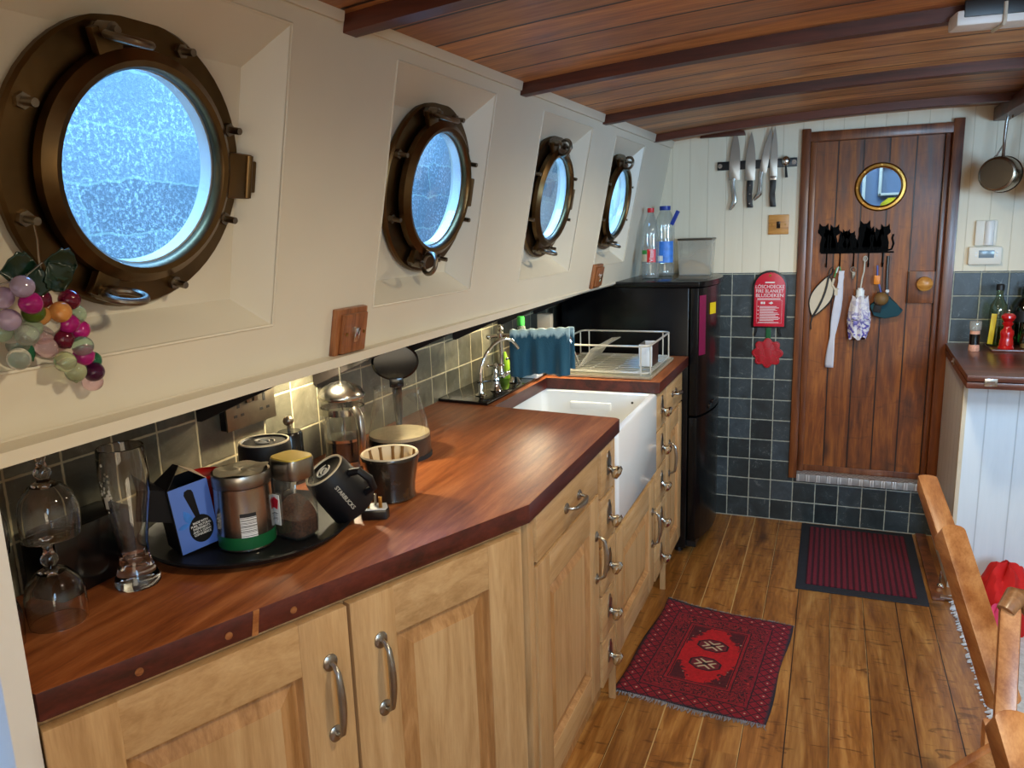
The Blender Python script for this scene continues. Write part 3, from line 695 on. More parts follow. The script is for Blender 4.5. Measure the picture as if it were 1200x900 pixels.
# key ring
mesh_at('key_bunch', 'stud', (.095, HY, 1.272), lambda g: (g.tube([(.012*cos(a), 0, .012*sin(a) - .012) for a in [i*pi/8 for i in range(16)]], .0016, n=6, closed=True), g.box(-.004, .004, -.003, 0, -.055, -.024, .001), g.box(.004, .010, -.005, -.003, -.045, -.024, .001)), 'small dark bunch of keys on the middle hook', 'keys')
# umbrella
t = thing('folded_umbrella', 'short folded umbrella in white and violet floral cloth', 'umbrella', (.130, HY - .035, 1.150))
t.scale = (1.35, 1.35, 1.35)
def umb(g, z0, z1, r0, r1, n=36, k=9):
    R = []
    for j in range(k + 1):
        u = j/k; z = z0 + (z1 - z0)*u; r = r0 + (r1 - r0)*u
        R.append([g.b.verts.new(Vector(((r*(1 + .13*sin(8*a + j*.5)))*cos(a), (r*.8*(1 + .13*sin(8*a)))*sin(a), z + .006*sin(5*a + j)))) for a in [2*pi*i/n for i in range(n)]])
    for A, B in zip(R[:-1], R[1:]):
        for i in range(n): g.b.faces.new((A[i], A[(i+1) % n], B[(i+1) % n], B[i]))
    g.b.faces.new(R[0][::-1]); g.b.faces.new(R[-1])
g = G(); umb(g, -.088, -.010, .034, .024); g.build('cloth', 'umbrella', t)
g = G(); umb(g, -.152, -.086, .026, .036); g.build('cloth', 'umbrella', t)
g = G(); g.lathe([(.028, -.094), (.030, -.092), (.030, -.080), (.028, -.078)], n=20, sy=.8, cap0=False, cap1=False); g.build('strap', 'ribbon', t)
g = G(); g.cyl(.013, -.012, .014, n=16); g.cyl(.009, .012, .020, n=16); g.build('handle', 'wplastic', t)
g = G(); g.tube([(0, 0, .018), (.003, .002, .05), (.008, .012, .075), (.010, .03, .125)], .0025, n=6); g.tube([(.010 + .006*cos(a), .020,   .118 + .009*sin(a)) for a in [i*pi/6 for i in range(12)]], .0015, n=6, closed=True); g.build('wrist_cord', 'logo', t)
# orange float + ball
t = thing('ball_keyring', 'brown cork ball keyring with an orange tag', 'keyring', (.192, HY - .036, 1.275))
t.scale = (1.3, 1.3, 1.3)
g = G(); g.sph(.024, T(.020, -.014, -.112)); g.build('ball', 'cork', t)
g = G(); g.box(-.007, .013, -.012, -.004, -.062, -.030, .004); g.build('tag', 'orange', t)
g = G(); g.tube([(.002, -.002, .004), (.004, -.006, -.03), (.010, -.008, -.06), (.018, -.012, -.09)], .003, n=6); g.build('cord', 'bluecap', t)
# cap
t = thing('sun_cap', 'dark teal folded cap hanging from the last hook', 'cap', (.240, HY + .012, 1.320))
t.scale = (1.5, 1.5, 1.5)
g = G(); g.prism([(-.045, -.150), (-.020, -.125), (.010, -.120), (.028, -.150), (.050, -.162), (.036, -.182), (0, -.190), (-.032, -.182)], .024, T(0, -.004, 0) @ RX(pi/2), .006); g.build('crown', 'teal', t)
g = G(); g.box(-.010, .012, -.032, -.024, -.172, -.108, .003, RY(.15)); g.tube([(0, 0, 0), (0, -.006, -.06), (.002, -.012, -.125)], .0042, n=6); g.build('strap', 'black', t)
g = G(); g.sph(.006, T(.002, -.020, -.106), 10, 6); g.build('toggle', 'wplastic', t)

# ------------------------------------------------------------------ knives on the magnetic strip
t = thing('knife_rack', 'black magnetic knife strip on the white bulkhead', 'knife rack', (0, YE + .004, 0))
g = G(); g.box(-.528, -.168, -.014, 0, 1.738, 1.778, .002, T(0, 0, 0)); g.build('strip', 'black', t)
for x in (-.515, -.181): g = G(); g.cyl(.011, .013, .017, T(x, 0, 1.758) @ RX(pi/2), 16); g.cyl(.004, .017, .020, T(x, 0, 1.758) @ RX(pi/2), 8); g.build('screw', 'steel', t)
def knife(x, z, length, wd, hlen, kind, label, rot=0):
    t = thing('kitchen_knife', label, 'knife', (x, YE + .004 - .0155, z), 0, 'knives on the magnetic strip'); t.rotation_euler = (0, rot, 0); t.scale = (1.2, 1, 1.2)
    g = G(); L = length
    P = [(-wd*.5, 0), (wd*.45, 0)] + [(wd*.45 - (wd*.45)*((i/8)**2.2), L*.35 + L*.65*i/8) for i in range(9)] + [(-wd*.5*(1 - (1 - i/6)**2) - .0, L*(1 - i/6*.75)) for i in range(1, 6)]
    g.prism(P, .0022, RX(pi/2), .0004); g.build('blade', 'blade', t)
    g = G(); m = RX(pi/2) @ T(0, 0, -.007)
    if kind == 's':
        g.tube([(-.006, -.001, .006), (-.006, -.001, -.02), (-.001, -.001, -.05), (.002, -.001, -.08), (-.005, -.001, -hlen*.85), (-.014, -.001, -hlen)], [.009, .008, .008, .010, .009, .004], n=10); g.build('handle', 'steel', t)
    else:
        g.prism([(-.012, 0), (.011, 0), (.010, -.03), (.008, -hlen*.5), (.011, -hlen*.85), (.014, -hlen), (-.008, -hlen), (-.011, -hlen*.6)], .016, m, .003); h = g.build('handle', 'black', t)
        g = G(); 
        if kind == 'r':
            for k in (.18, .5, .85): g = G(); g.cyl(.0028, .0085, .0098, RX(pi/2) @ T(0, -hlen*k, 0), 10); g.build('rivet', 'steel', h)
        else: g.box(-.012, .011, -.009, .008, -.004, .012, .002); g.build('bolster', 'steel', h)
knife(-.446, 1.690, .195, .044, .115, 's', 'widest chef knife with steel handle, leftmost on the strip')
knife(-.374, 1.685, .185, .040, .105, 'r', 'chef knife with black riveted handle, second from the left')
knife(-.318, 1.715, .175, .030, .105, 's', 'slim knife with steel handle leaning right, third from the left', radians(9))
knife(-.270, 1.685, .200, .030, .105, 'b', 'long knife with plain black handle and steel collar, fourth from the left')
t = thing('measuring_spoon', 'small steel spoon with black handle at the right of the knife strip', 'spoon', (-.218, YE - .016, 1.765))
g = G(); g.lathe([(0, .012), (.010, .010), (.017, .004), (.019, -.001), (.017, .001), (.010, .007), (0, .009)], RX(pi/2), 24, sy=1.25); g.build('bowl', 'chrome', t)
g = G(); g.tube([(.001, 0, -.018), (.003, 0, -.045), (.006, 0, -.075)], [.004, .005, .0065], n=10); g.build('handle', 'black', t)

def switch(name, label, mat, mw, w_, h_, screws, frame=None):
    t = thing(name, label, 'light switch', mw=mw)
    g = G()
    if frame: g.box(-w_/2 - .012, w_/2 + .012, -h_/2 - .010, h_/2 + .010, 0, .014, .004)
    g.box(-w_/2, w_/2, -h_/2, h_/2, 0 if not frame else .014, .010 if not frame else .024, .003); g.build('plate', mat, t)
    z = .010 if not frame else .024
    g = G(); g.box(-.008, .008, -.016, .016, z - .002, z + .006, .002, RX(.12)); g.build('rocker', 'gloss' if frame is None else 'chrome', t)
    for x in screws: g = G(); g.cyl(.004, z - .001, z + .0012, T(x, 0, 0), 12); g.build('screw', 'brasslt', t)
switch('light_switch', 'pine light switch plate on the white bulkhead under the knives', 'switchpine', T(-.240, YE + .004, 1.476) @ RX(pi/2), .092, .092, (-.030, .030))
switch('light_switch', 'wooden light switch on the hull lining below the first two portholes', 'switchwood', LW @ T(1.338, -.605, 0), .082, .082, (-.030, .030), 1)
switch('light_switch', 'wooden light switch on the hull lining near the fridge', 'switchwood', LW @ T(3.03, -.602, 0), .082, .078, (-.030, .030), 1)

# fire blanket
t = thing('fire_blanket', 'red fire blanket pouch with white print on the slate tiles', 'fire blanket', (-.268, YE - .002, 0))
P = lambda w_, z0, z1: [(-w_, z0), (w_, z0), (w_, z1 - w_)] + [(w_*cos(a), z1 - w_ + w_*sin(a)) for a in [i*pi/12 for i in range(1, 12)]] + [(-w_, z1 - w_)]
g = G(); g.prism(P(.080, .985, 1.262), .014, RX(pi/2), .003); g.build('backing', 'black', t)
g = G(); g.prism(P(.071, .992, 1.253), .020, RX(pi/2), .003); g.build('pouch', 'redplastic', t)
g = G(); g.cyl(.006, .02, .0215, T(0, 0, 1.238) @ RX(pi/2), 16); g.build('eyelet', 'brasslt', t)
mt = lambda x, z: T(x, -.0204, z) @ RX(pi/2)
text('LÖSCHDECKE', .0235, 'whitelabel', t, mt(0, 1.184), sx=.90)
text('FIRE BLANKET', .0235, 'whitelabel', t, mt(0, 1.163), sx=.86)
text('BLUSDEKEN', .0235, 'whitelabel', t, mt(0, 1.142), sx=1.02)
g = G()
for z0, z1, x0, x1 in [(1.202, 1.208, -.022, .022), (1.124, 1.128, -.056, .050)]: g.box(x0, x1, -.0206, -.0200, z0, z1)
for k in range(12):
    x1 = [.034, .044, .028, .036, .020, .040, .046, .030, .042, .050, .044, .022][k]; g.box(-.044, x1, -.0206, -.0200, 1.088 - k*.0062, 1.0905 - k*.0062)
for k in (0, 3, 6, 9): g.box(-.053, -.049, -.0206, -.0200, 1.087 - k*.0062, 1.0915 - k*.0062)
for a in ((-.058, -.0572), (.0572, .058)): g.box(a[0], a[1], -.0206, -.02, 1.008, 1.120)
g.box(-.058, .058, -.0206, -.02, 1.119, 1.120); g.box(-.058, .058, -.0206, -.02, 1.008, 1.0088); g.box(-.050, .045, -.0206, -.02, 1.011, 1.0135)
g.prism([(-.004, 1.106), (.010, 1.113), (.018, 1.106), (.008, 1.100)], .0006, T(0, -.02, 0) @ RX(pi/2)); g.box(-.04, -.03, -.0206, -.02, 1.101, 1.112); g.box(-.028, -.020, -.0206, -.02, 1.101, 1.112)
g.build('small_print', 'whitelabel', t)
for x, k in ((-.055, -1), (.045, 1)):
    g = G(); g.tube([(x, -.006, .99), (x + k*.004, -.007, .965), (x + k*.010, -.006, .945)], .005, n=6); g.build('pull_tab', 'black', t)
t = thing('flower_trivet', 'red flower shaped pot holder hanging below the fire blanket', 'pot holder', (-.270, YE - .004, .860))
t.scale = (1.28, 1, 1.28)
g = G(); g.prism([((.044 + .014*abs(cos(4*a)))*cos(a), (.044 + .014*abs(cos(4*a)))*sin(a)) for a in [2*pi*i/96 for i in range(96)]], .008, RX(pi/2), .002); g.build('petals', 'redfelt', t)
g = G()
g.ring([(.018, .0075), (.0195, .0075), (.0195, .009), (.018, .009)], RX(pi/2), 32)
for k in range(8):
    a = k*pi/4 + pi/8; g.tube([(.019*cos(a), -.0085, .019*sin(a)), (.044*cos(a), -.0085, .044*sin(a))], .0009, n=5)
    a = k*pi/4; g.tube([((.034 + .018*cos(s))*cos(a) - .012*sin(s)*sin(a), -.0085, (.034 + .018*cos(s))*sin(a) + .012*sin(s)*cos(a)) for s in [-1.6 + 3.2*i/8 for i in range(9)]], .0008, n=5)
g.build('seam_lines', 'redplastic', t)
g = G(); g.box(-.008, .010, -.005, -.002, .05, .125, .0005); g.build('hanging_loop', 'green', t)

# ------------------------------------------------------------------ thermostat and gadget
t = thing('thermostat', 'ivory room thermostat with grey screen on the white bulkhead', 'thermostat', (.612, YE + .004, 1.318))
g = G(); g.box(-.060, .066, -.028, 0, -.040, .038, .008); g.build('case', 'ivory', t)
g = G(); g.box(-.022, .036, -.0295, -.026, -.010, .022, .001); g.build('screen', 'lcd', t)
for x in (-.032, .046):
    for z in (.012, -.002): g = G(); g.box(x - .004, x + .004, -.030, -.027, z - .003, z + .003, .001); g.build('button', 'wplastic', t)
t = thing('wall_sensor', 'small ivory ribbed box mounted directly above the thermostat', 'sensor', (.612, YE + .004, 1.418))
g = G(); g.box(-.040, .040, -.020, 0, -.058, .050, .005); g.build('case', 'ivory', t)
g = G(); g.lathe([(.018, -.056), (.019, -.05), (.019, .040), (.016, .047), (0, .047)], T(.012, -.018, 0), 20); g.build('dome', 'wplastic', t)

# pans
t = thing('pan_rail', 'dark wooden pan rail with steel hooks by the ceiling', 'pan rail', (.66, 3.72, 1.898))
g = G(); g.box(-.055, .5, -.02, .02, 0, .022, .004); g.box(.02, .5, -.06, .015, -.025, 0, .004); g.build('rail', 'beam', t)
for x in (-.022, .135): g = G(); g.tube([(x, 0, .004), (x, 0, -.02), (x, -.008, -.03), (x, -.014, -.022)], .003, n=8); g.build('hook', 'steel', t)
def pan(loc, r, dep, rz, label, hl=.155):
    t = thing('saucepan', label, 'saucepan', loc, 0, 'pans hanging from the rail'); 
    m = T(0, 0, -hl - r*.95) @ RZ(rz) @ RX(pi/2)
    g = G(); g.lathe([(0, dep), (r - .010, dep), (r - .003, dep - .004), (r, dep - .012), (r + .001, .004), (r + .004, 0), (r + .001, -.001), (r - .003, .006), (r - .004, dep - .012), (r - .012, dep - .006), (0, dep - .006)], m, 44); g.build('body', 'copper', t)
    g = G(); g.lathe([(0, dep + .0015), (r - .012, dep + .0015), (r - .010, dep - .001)], m, 44, cap0=False, cap1=False); g.build('base_plate', 'pandark', t)
    g = G(); tp = m @ Vector((0, 0, .014)) + Vector((0, 0, r))
    g.tube([(0, 0, .004), (-.002, 0, -.02), (-.004, 0, -.08), (tp.x*.8, tp.y*.5, -.135), (tp.x, tp.y, tp.z - .004), (tp.x + .004*0, tp.y - .016, tp.z - .010)], [.006, .007, .006, .0055, .007, .006], n=10)
    g.tube([(-.004, 0, -.10), (tp.x - .022, tp.y*.8, -.145), (tp.x - .045, tp.y, tp.z - .014)], .0035, n=8); g.build('handle', 'steel', t)
    for dx in (-.008, .008): g = G(); g.sph(.004, T(tp.x + dx, tp.y - .012, tp.z - .005), 10, 6); g.build('rivet', 'chrome', t)
pan((.620, 3.706, 1.868), .068, .085, radians(-24), 'small steel saucepan hanging sideways beside the plank door')
pan((.790, 3.706, 1.868), .072, .085, radians(-24), 'larger steel saucepan hanging at the right edge', .18)

# ceiling fitting
t = thing('ceiling_light', 'white plastic box fitting strapped under the ceiling boards', 'light fitting', (.292, 2.03, 1.900), radians(8))
g = G(); g.box(-.075, .12, -.035, .035, -.010, .022, .007); g.build('case', 'wplastic', t)
g = G(); g.box(-.062, .11, -.037, -.030, .006, .040, .003); g.build('bracket', 'black', t)
g = G(); g.tube([(.015, -.038, .03), (.015, -.039, -.004), (.015, -.034, -.012), (.015, .034, -.012)], .004, n=8); g.build('cable', 'logo', t)

# ------------------------------------------------------------------ starboard cabinet and counter
t = thing('side_cabinet', 'white boarded cabinet under the dark counter on the right', 'cabinet', (.5, 3.36, 0))
g = G(); g.box(.010, .95, 0, .555, .0, .875, 0); g.build('front_boards', 'cabplank', t, smooth=False)
g = G(); g.box(0, .010, .016, .558, 0, .875, 0); g.build('side_boards', 'cabside', t, smooth=False)
g = G(); g.box(-.002, .014, -.002, .020, 0, .875, .004); g.build('corner_post', 'maskcream', t)
g = G(); g.box(.16, .95, -.006, 0, .835, .862, .002); g.build('top_rail', 'white', t)
g = G(); g.prism([(.470, 3.12), (.492, 3.918), (1.46, 3.918), (1.46, 3.12)], .022, T(0, 0, .908), .003); a_ = g.build('counter', 'butcher')
t = tag(a_, 'dark oiled wooden counter with hinged leaf on the white cabinet', 'counter')
g = G(); g.prism([(.470, 3.122), (.492, 3.918), (1.46, 3.918), (1.46, 3.122)], .024, T(0, 0, .881), .003); g.build('lower_leaf', 'butcher', a_)
def hinge(x, y, m2):
    g = G(); g.box(-.02, .02, -.002, 0, -.016, .012, .001, m2); g.cyl(.0035, -.012, .012, m2 @ T(0, -.003, -.002) @ RY(pi/2), 10); g.build('hinge', 'steel', a_)
hinge(0, 0, T(.545, 3.121, .908)); hinge(0, 0, T(.4805, 3.55, .908) @ RZ(-pi/2 + .03)); hinge(0, 0, T(.80, 3.121, .908))
# trays and bottles on it
mesh_at('wooden_tray', 'butcher', (.72, 3.79, .930), lambda g: g.prism([(-.085, -.105), (.25, -.105), (.25, .10), (-.085, .10)], .010, bev=.004), 'low wooden board under the oil bottles and pepper mill', 'board')
t = thing('salt_grinder', 'clear salt grinder of pink salt with a dark label', 'salt grinder', (.572, 3.70, .930))
g = G(); g.lathe([(0, 0), (.020, 0), (.0215, .004), (.0205, .02), (.0185, .028), (.0185, .086), (0, .086)], n=24); g.build('salt', 'salt', t)
g = G(); g.lathe([(.0195, .028), (.0195, .072)], n=24, cap0=False, cap1=False); g.build('label', 'gloss', t)
g = G(); g.lathe([(.019, .087), (.022, .095), (.0225, .122), (.020, .126), (.0, .126)], n=24); g.build('cap', 'tub', t)
mm_ = T(.640, 3.735, .940)
t = thing('pepper_mill', 'glossy red turned pepper mill on the wooden board', 'pepper mill', (.690, 3.715, .940))
g = G(); g.lathe([(0, 0), (.029, 0), (.030, .006), (.026, .014), (.0275, .020), (.025, .027), (.026, .034), (.023, .042), (.023, .052), (.026, .064), (.0235, .076), (.015, .086), (.014, .094), (.020, .104), (.0205, .108)], n=32, cap1=True); g.build('body', 'redmill', t)
g = G(); g.lathe([(.0205, .109), (.015, .113), (.021, .120), (.027, .130), (.026, .140), (.016, .148), (0, .150)], n=32, cap0=True); hd = g.build('head', 'redmill', t)
g = G(); g.cyl(.005, .149, .154, n=12); g.sph(.006, T(0, 0, .159), 12, 6); g.build('knob', 'chrome', hd)
def bottle(name, label, cat_, loc, prof, mat, liquid=None, cap=None, lab=None, labm=None, group=None):
    t = thing(name, label, cat_, loc, 0, group)
    g = G(); g.lathe(prof, n=32, cap1=False); b_ = g.build('bottle_body', mat, t)
    if liquid: g = G(); g.lathe(liquid[0], n=28); g.build('liquid', liquid[1], t)
    if cap: g = G(); g.lathe(cap[0], n=24); g.build('cap', cap[1], t)
    if lab: g = G(); g.lathe(lab, n=32, cap0=False, cap1=False, a0=-2.6, a1=-.5); g.build('label', labm, t)
    return t
bottle('oil_bottle', 'clear olive oil bottle with a yellow strip label behind the pepper mill', 'bottle', (.668, 3.81, .940), [(0, 0), (.032, 0), (.034, .004), (.034, .150), (.030, .175), (.016, .200), (.0135, .215), (.0135, .240), (.015, .245)], 'oilglass',
       ([(0, .003), (.031, .003), (.031, .085), (0, .085)], 'oil'), ([(.0155, .236), (.0155, .258), (.012, .262), (0, .262)], 'black'))
g = G(); g.box(-.010, .010, -.003, 0, .01, .140, .001, T(.640, 3.772, .94) @ RY(.06)); tag(g.build('strip_label', 'yellow'), 'narrow yellow packet leaning on the oil bottle', 'packet')
bottle('oil_bottle', 'dark green oil bottle with a pouring spout at the right edge', 'bottle', (.772, 3.86, .940), [(0, 0), (.040, 0), (.042, .004), (.042, .145), (.036, .17), (.016, .20), (.014, .23), (.016, .235)], 'greenglass',
       None, ([(.014, .235), (.014, .245), (.005, .25), (.004, .275), (0, .275)], 'steel'), [(.0425, .10), (.0425, .145)], 'black')
bottle('spice_jar', 'small round glass jar in front of the green bottle', 'jar', (.765, 3.735, .940), [(0, 0), (.020, 0), (.022, .004), (.026, .03), (.024, .055), (.013, .075), (.013, .085)], 'oilglass', ([(0, .003), (.019, .003), (.020, .018), (0, .018)], 'salt'), ([(.014, .083), (.015, .10), (.010, .108), (0, .108)], 'cork'))

# ------------------------------------------------------------------ worktops
t = thing('worktop', 'long angled iroko worktop running from the near bulkhead to the sink', 'worktop', (0, 0, 0))
P = [(-1.22, .585), (-.925, .585), (-.564, 1.425), (-.565, 2.182), (-.580, 2.196), (-1.02, 2.240), (-1.22, 2.262)]
def slab(name, P, z0, z1, parent, mats=('edge', 'worktop')):
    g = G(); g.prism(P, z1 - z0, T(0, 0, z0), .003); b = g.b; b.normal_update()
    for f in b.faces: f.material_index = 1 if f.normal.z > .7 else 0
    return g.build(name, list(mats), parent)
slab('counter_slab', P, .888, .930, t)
def plug(x0, y0, dxy):
    g = G(); d = Vector((.393, .919, 0)); p = Vector((x0, y0, .905)); g.cyl(.006, 0, .0012, Matrix.LocRotScale(p, Vector((.919, -.393, 0)).to_track_quat('Z', 'Y'), None), 14); g.build('wood_plug', 'switchwood', t)
for s in (.70, .82, .92): y = s; x = -.925 + (y - .585)*.4298; plug(x + .0004, y, 0)
g = G(); g.prism([(0, -.012), (.006, .028), (.016, .028), (.010, -.014)], .0012, Matrix.LocRotScale(Vector((-.8095, .853, .9015)), Matrix(((.393, 0, .919), (.919, 0, -.393), (0, 1, 0))).to_quaternion(), None)); g.build('joint_filler', 'rail', t)
P = [(-1.22, 2.268), (-1.0, 2.246), (-1.0, 2.742), (-.560, 2.742), (-.556, 3.335), (-1.22, 3.335)]
t2 = thing('worktop', 'iroko worktop beyond the sink, carrying the dish rack', 'worktop', (0, 0, 0))
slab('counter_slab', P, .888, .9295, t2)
g = G(); g.prism([(-1.218, 2.262), (-1.026, 2.241), (-1.012, 2.80), (-1.218, 2.80)], .010, T(0, 0, .9305), .002)
tag(g.build('granite_slab', 'granite'), 'polished black stone slab under the kitchen taps', 'slab')

# ------------------------------------------------------------------ cabinets
def panel_door(parent, L, z0, z1, st, mz, tk=.022, name='door', raised=True):
    """frame-and-panel door in local x (0..L), facing -y of matrix mz; stile width st"""
    g = G(); g.box(0, st, -tk, 0, z0, z1, .0025, mz); g.box(L - st, L, -tk, 0, z0, z1, .0025, mz)
    g.mi = 1
    g.box(st - .001, L - st + .001, -tk + .0008, 0, z0, z0 + st, .002, mz); g.box(st - .001, L - st + .001, -tk + .0008, 0, z1 - st, z1, .002, mz); d = g.build(name, ['oak', 'oakh'], parent)
    if raised:
        a, b, c, e = st, L - st, z0 + st, z1 - st
        g = G(); h = .016; fl = -.006
        def fr(a0, b0, c0, e0, y0, a1, b1, c1, e1, y1):
            q = [(a0, y0, c0), (b0, y0, c0), (b0, y0, e0), (a0, y0, e0)]; r = [(a1, y1, c1), (b1, y1, c1), (b1, y1, e1), (a1, y1, e1)]
            for i in range(4): g.quad(q[i], q[(i+1) % 4], r[(i+1) % 4], r[i], m=mz)
        fr(a, b, c, e, -tk + .003, a + .006, b - .006, c + .006, e - .006, fl)
        fr(a + .006, b - .006, c + .006, e - .006, fl, a + .012, b - .012, c + .012, e - .012, fl)
        fr(a + .012, b - .012, c + .012, e - .012, fl, a + .040, b - .040, c + .040, e - .040, -h)
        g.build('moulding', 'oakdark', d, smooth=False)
        g = G(); g.box(a + .040, b - .040, -h, -.004, c + .040, e - .040, 0, mz); g.build('panel', 'oak', d, smooth=False)
    return d
def bow(parent, p, d, nrm, L=.128, h=.03, name='handle'):
    """pewter bow handle centred p, along unit d, standing off along nrm"""
    p, d, nrm = Vector(p), Vector(d), Vector(nrm); s = d.cross(nrm)
    m = Matrix(((d.x, s.x, nrm.x, p.x), (d.y, s.y, nrm.y, p.y), (d.z, s.z, nrm.z, p.z), (0, 0, 0, 1)))
    g = G()
    for k in (-1, 1):
        g.lathe([(0, 0), (.0135, 0), (.0135, .002), (.010, .005), (.004, .006), (0, .006)], m @ T(k*L/2, 0, 0), 18, sx=1.15)
        for a in (0, 2.1, 4.2): g.sph(.0022, m @ T(k*L/2 + k*.009*cos(a), .009*sin(a), .003), 6, 4)
    Q = [(-L/2, 0, .003), (-L/2 + .002, 0, h*.45)] + [(-L/2 + L*i/12, 0, h*(.72 + .28*sin(pi*i/12))) for i in range(1, 12)] + [(L/2 - .002, 0, h*.45), (L/2, 0, .003)]
    rr = [.0045, .0042] + [.0045 + .0028*sin(pi*i/12) for i in range(1, 12)] + [.0042, .0045]
    g.tube(Q, rr, m, 10); return g.build(name, 'pewter', parent)
# angled near cabinet
da = Vector((-.393, -.919, 0)); na = Vector((.919, -.393, 0))
A0 = Vector((-.580, 1.42, 0))
t = thing('angled_cabinet', 'honey oak base cabinet with two tall panelled doors under the angled worktop', 'cabinet', (0, 0, 0))
# local x along -da (from near to bend) so that -y faces the room
Ln = .905; nr = A0 + da*Ln
mA = Matrix(((-da.x, -na.x, 0, nr.x), (-da.y, -na.y, 0, nr.y), (0, 0, 1, 0), (0, 0, 0, 1)))
g = G(); g.prism([(0, 0), (Ln - .004, 0), (Ln - .10, .23), (0, .23)], .786, mA @ T(0, 0, .10)); g.build('carcass', 'oak', t, smooth=False)
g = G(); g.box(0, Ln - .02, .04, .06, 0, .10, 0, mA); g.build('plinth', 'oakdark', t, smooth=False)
L1 = Ln - .443; d1 = panel_door(t, L1 - .004, .135, .880, .092, mA @ T(0, 0, 0)); 
d2 = panel_door(t, .443 - .030, .135, .880, .092, mA @ T(L1 + .002, 0, 0))
q = A0 + da*.487 + na*.022; bow(d1, (q.x, q.y, .725), (0, 0, 1), na, .134)
q = A0 + da*.384 + na*.022; bow(d2, (q.x, q.y, .723), (0, 0, 1), na, .134)
# straight run faces x = XF
XF = -.602
mS = lambda y: Matrix(((0, -1, 0, XF), (1, 0, 0, y), (0, 0, 1, 0), (0, 0, 0, 1)))   # local x -> +y world, local -y -> +x world
def carc(name, label, y0, y1, zt=.886, zb=.10, cat_='cabinet', xb=-1.17):
    t = thing(name, label, cat_, (0, 0, 0)); g = G(); g.box(xb, XF, y0, y1, zb, zt); g.build('carcass', 'oak', t, smooth=False)
    return t
X = XF + .022
t = carc('drawer_cabinet', 'oak base cabinet with one drawer over a panelled door near the worktop bend', 1.455, 2.012, xb=-.72)
g = G(); g.box(XF, XF + .020, 1.455, 1.490, .10, .886, .002); g.build('face_stile', 'oak', t)
g = G(); g.box(0, .490, -.022, 0, .760, .876, .003, mS(1.505)); dr = g.build('drawer', 'oakh', t); bow(dr, (X, 1.765, .815), (0, 1, 0), (1, 0, 0), .105)
d = panel_door(t, .500, .145, .752, .085, mS(1.500)); bow(d, (X, 1.972, .573), (0, 0, 1), (1, 0, 0), .128)
def pull(parent, y, z):
    g = G(); m = T(X, y, z) @ RY(pi/2)
    g.prism([(-.044, 0), (-.038, -.010), (-.026, -.012), (-.016, -.022), (.026, -.022), (.026, .022), (-.016, .022), (-.026, .012), (-.038, .010)], .003, m, .001)
    g.build('back_plate', 'pewter', parent)
    g = G(); g.lathe([(0, 0), (.010, 0), (.008, .006), (.010, .012), (.020, .020), (.0225, .028), (.017, .036), (0, .039)], T(X + .002, y, z - .010) @ RY(pi/2 + .45), 20); g.build('knob', 'chrome', parent)
def stack(label, y0, y1):
    t = carc('spice_drawer_unit', label, y0, y1, xb=-.95); h = .151; n = 5
    for k in range(n):
        z1 = .872 - k*h; g = G(); g.box(XF, X, y0 + .014, y1 - .014, z1 - h + .006, z1, .004); d = g.build('drawer', 'oakh', t); pull(d, (y0 + y1)/2 + .01, z1 - h/2 + .012)
    g = G(); g.box(XF, X, y1 - .010, y1, 0, .886, .001); g.build('face_stile', 'oak', t)
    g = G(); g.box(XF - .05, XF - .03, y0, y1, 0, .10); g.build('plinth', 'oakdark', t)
stack('narrow stack of five oak drawers with knobs, left of the sink', 2.016, 2.180)
stack('narrow stack of five oak drawers with knobs, right of the sink', 2.768, 2.985)
t = carc('sink_cabinet', 'oak cabinet with a wide panelled door under the white sink', 2.186, 2.764, .56)
d = panel_door(t, .560, .130, .556, .088, mS(2.195)); bow(d, (X, 2.715, .375), (0, 0, 1), (1, 0, 0), .128)
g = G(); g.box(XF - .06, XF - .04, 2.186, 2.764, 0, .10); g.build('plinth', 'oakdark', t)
t = carc('drawer_cabinet', 'oak base cabinet with one drawer over a panelled door beside the fridge', 2.989, 3.330)
g = G(); g.box(0, .326, -.022, 0, .738, .874, .003, mS(2.996)); dr = g.build('drawer', 'oakh', t); bow(dr, (X, 3.13, .812), (0, 1, 0), (1, 0, 0), .07)
d = panel_door(t, .326, .10, .730, .075, mS(2.996)); bow(d, (X, 3.035, .555), (0, 0, 1), (1, 0, 0), .128)
g = G(); g.box(XF - .05, XF - .03, 1.455, 2.012, 0, .10); tag(g.build('plinth_board', 'oakdark'), 'oak plinth board under the drawer cabinet near the bend', 'plinth')

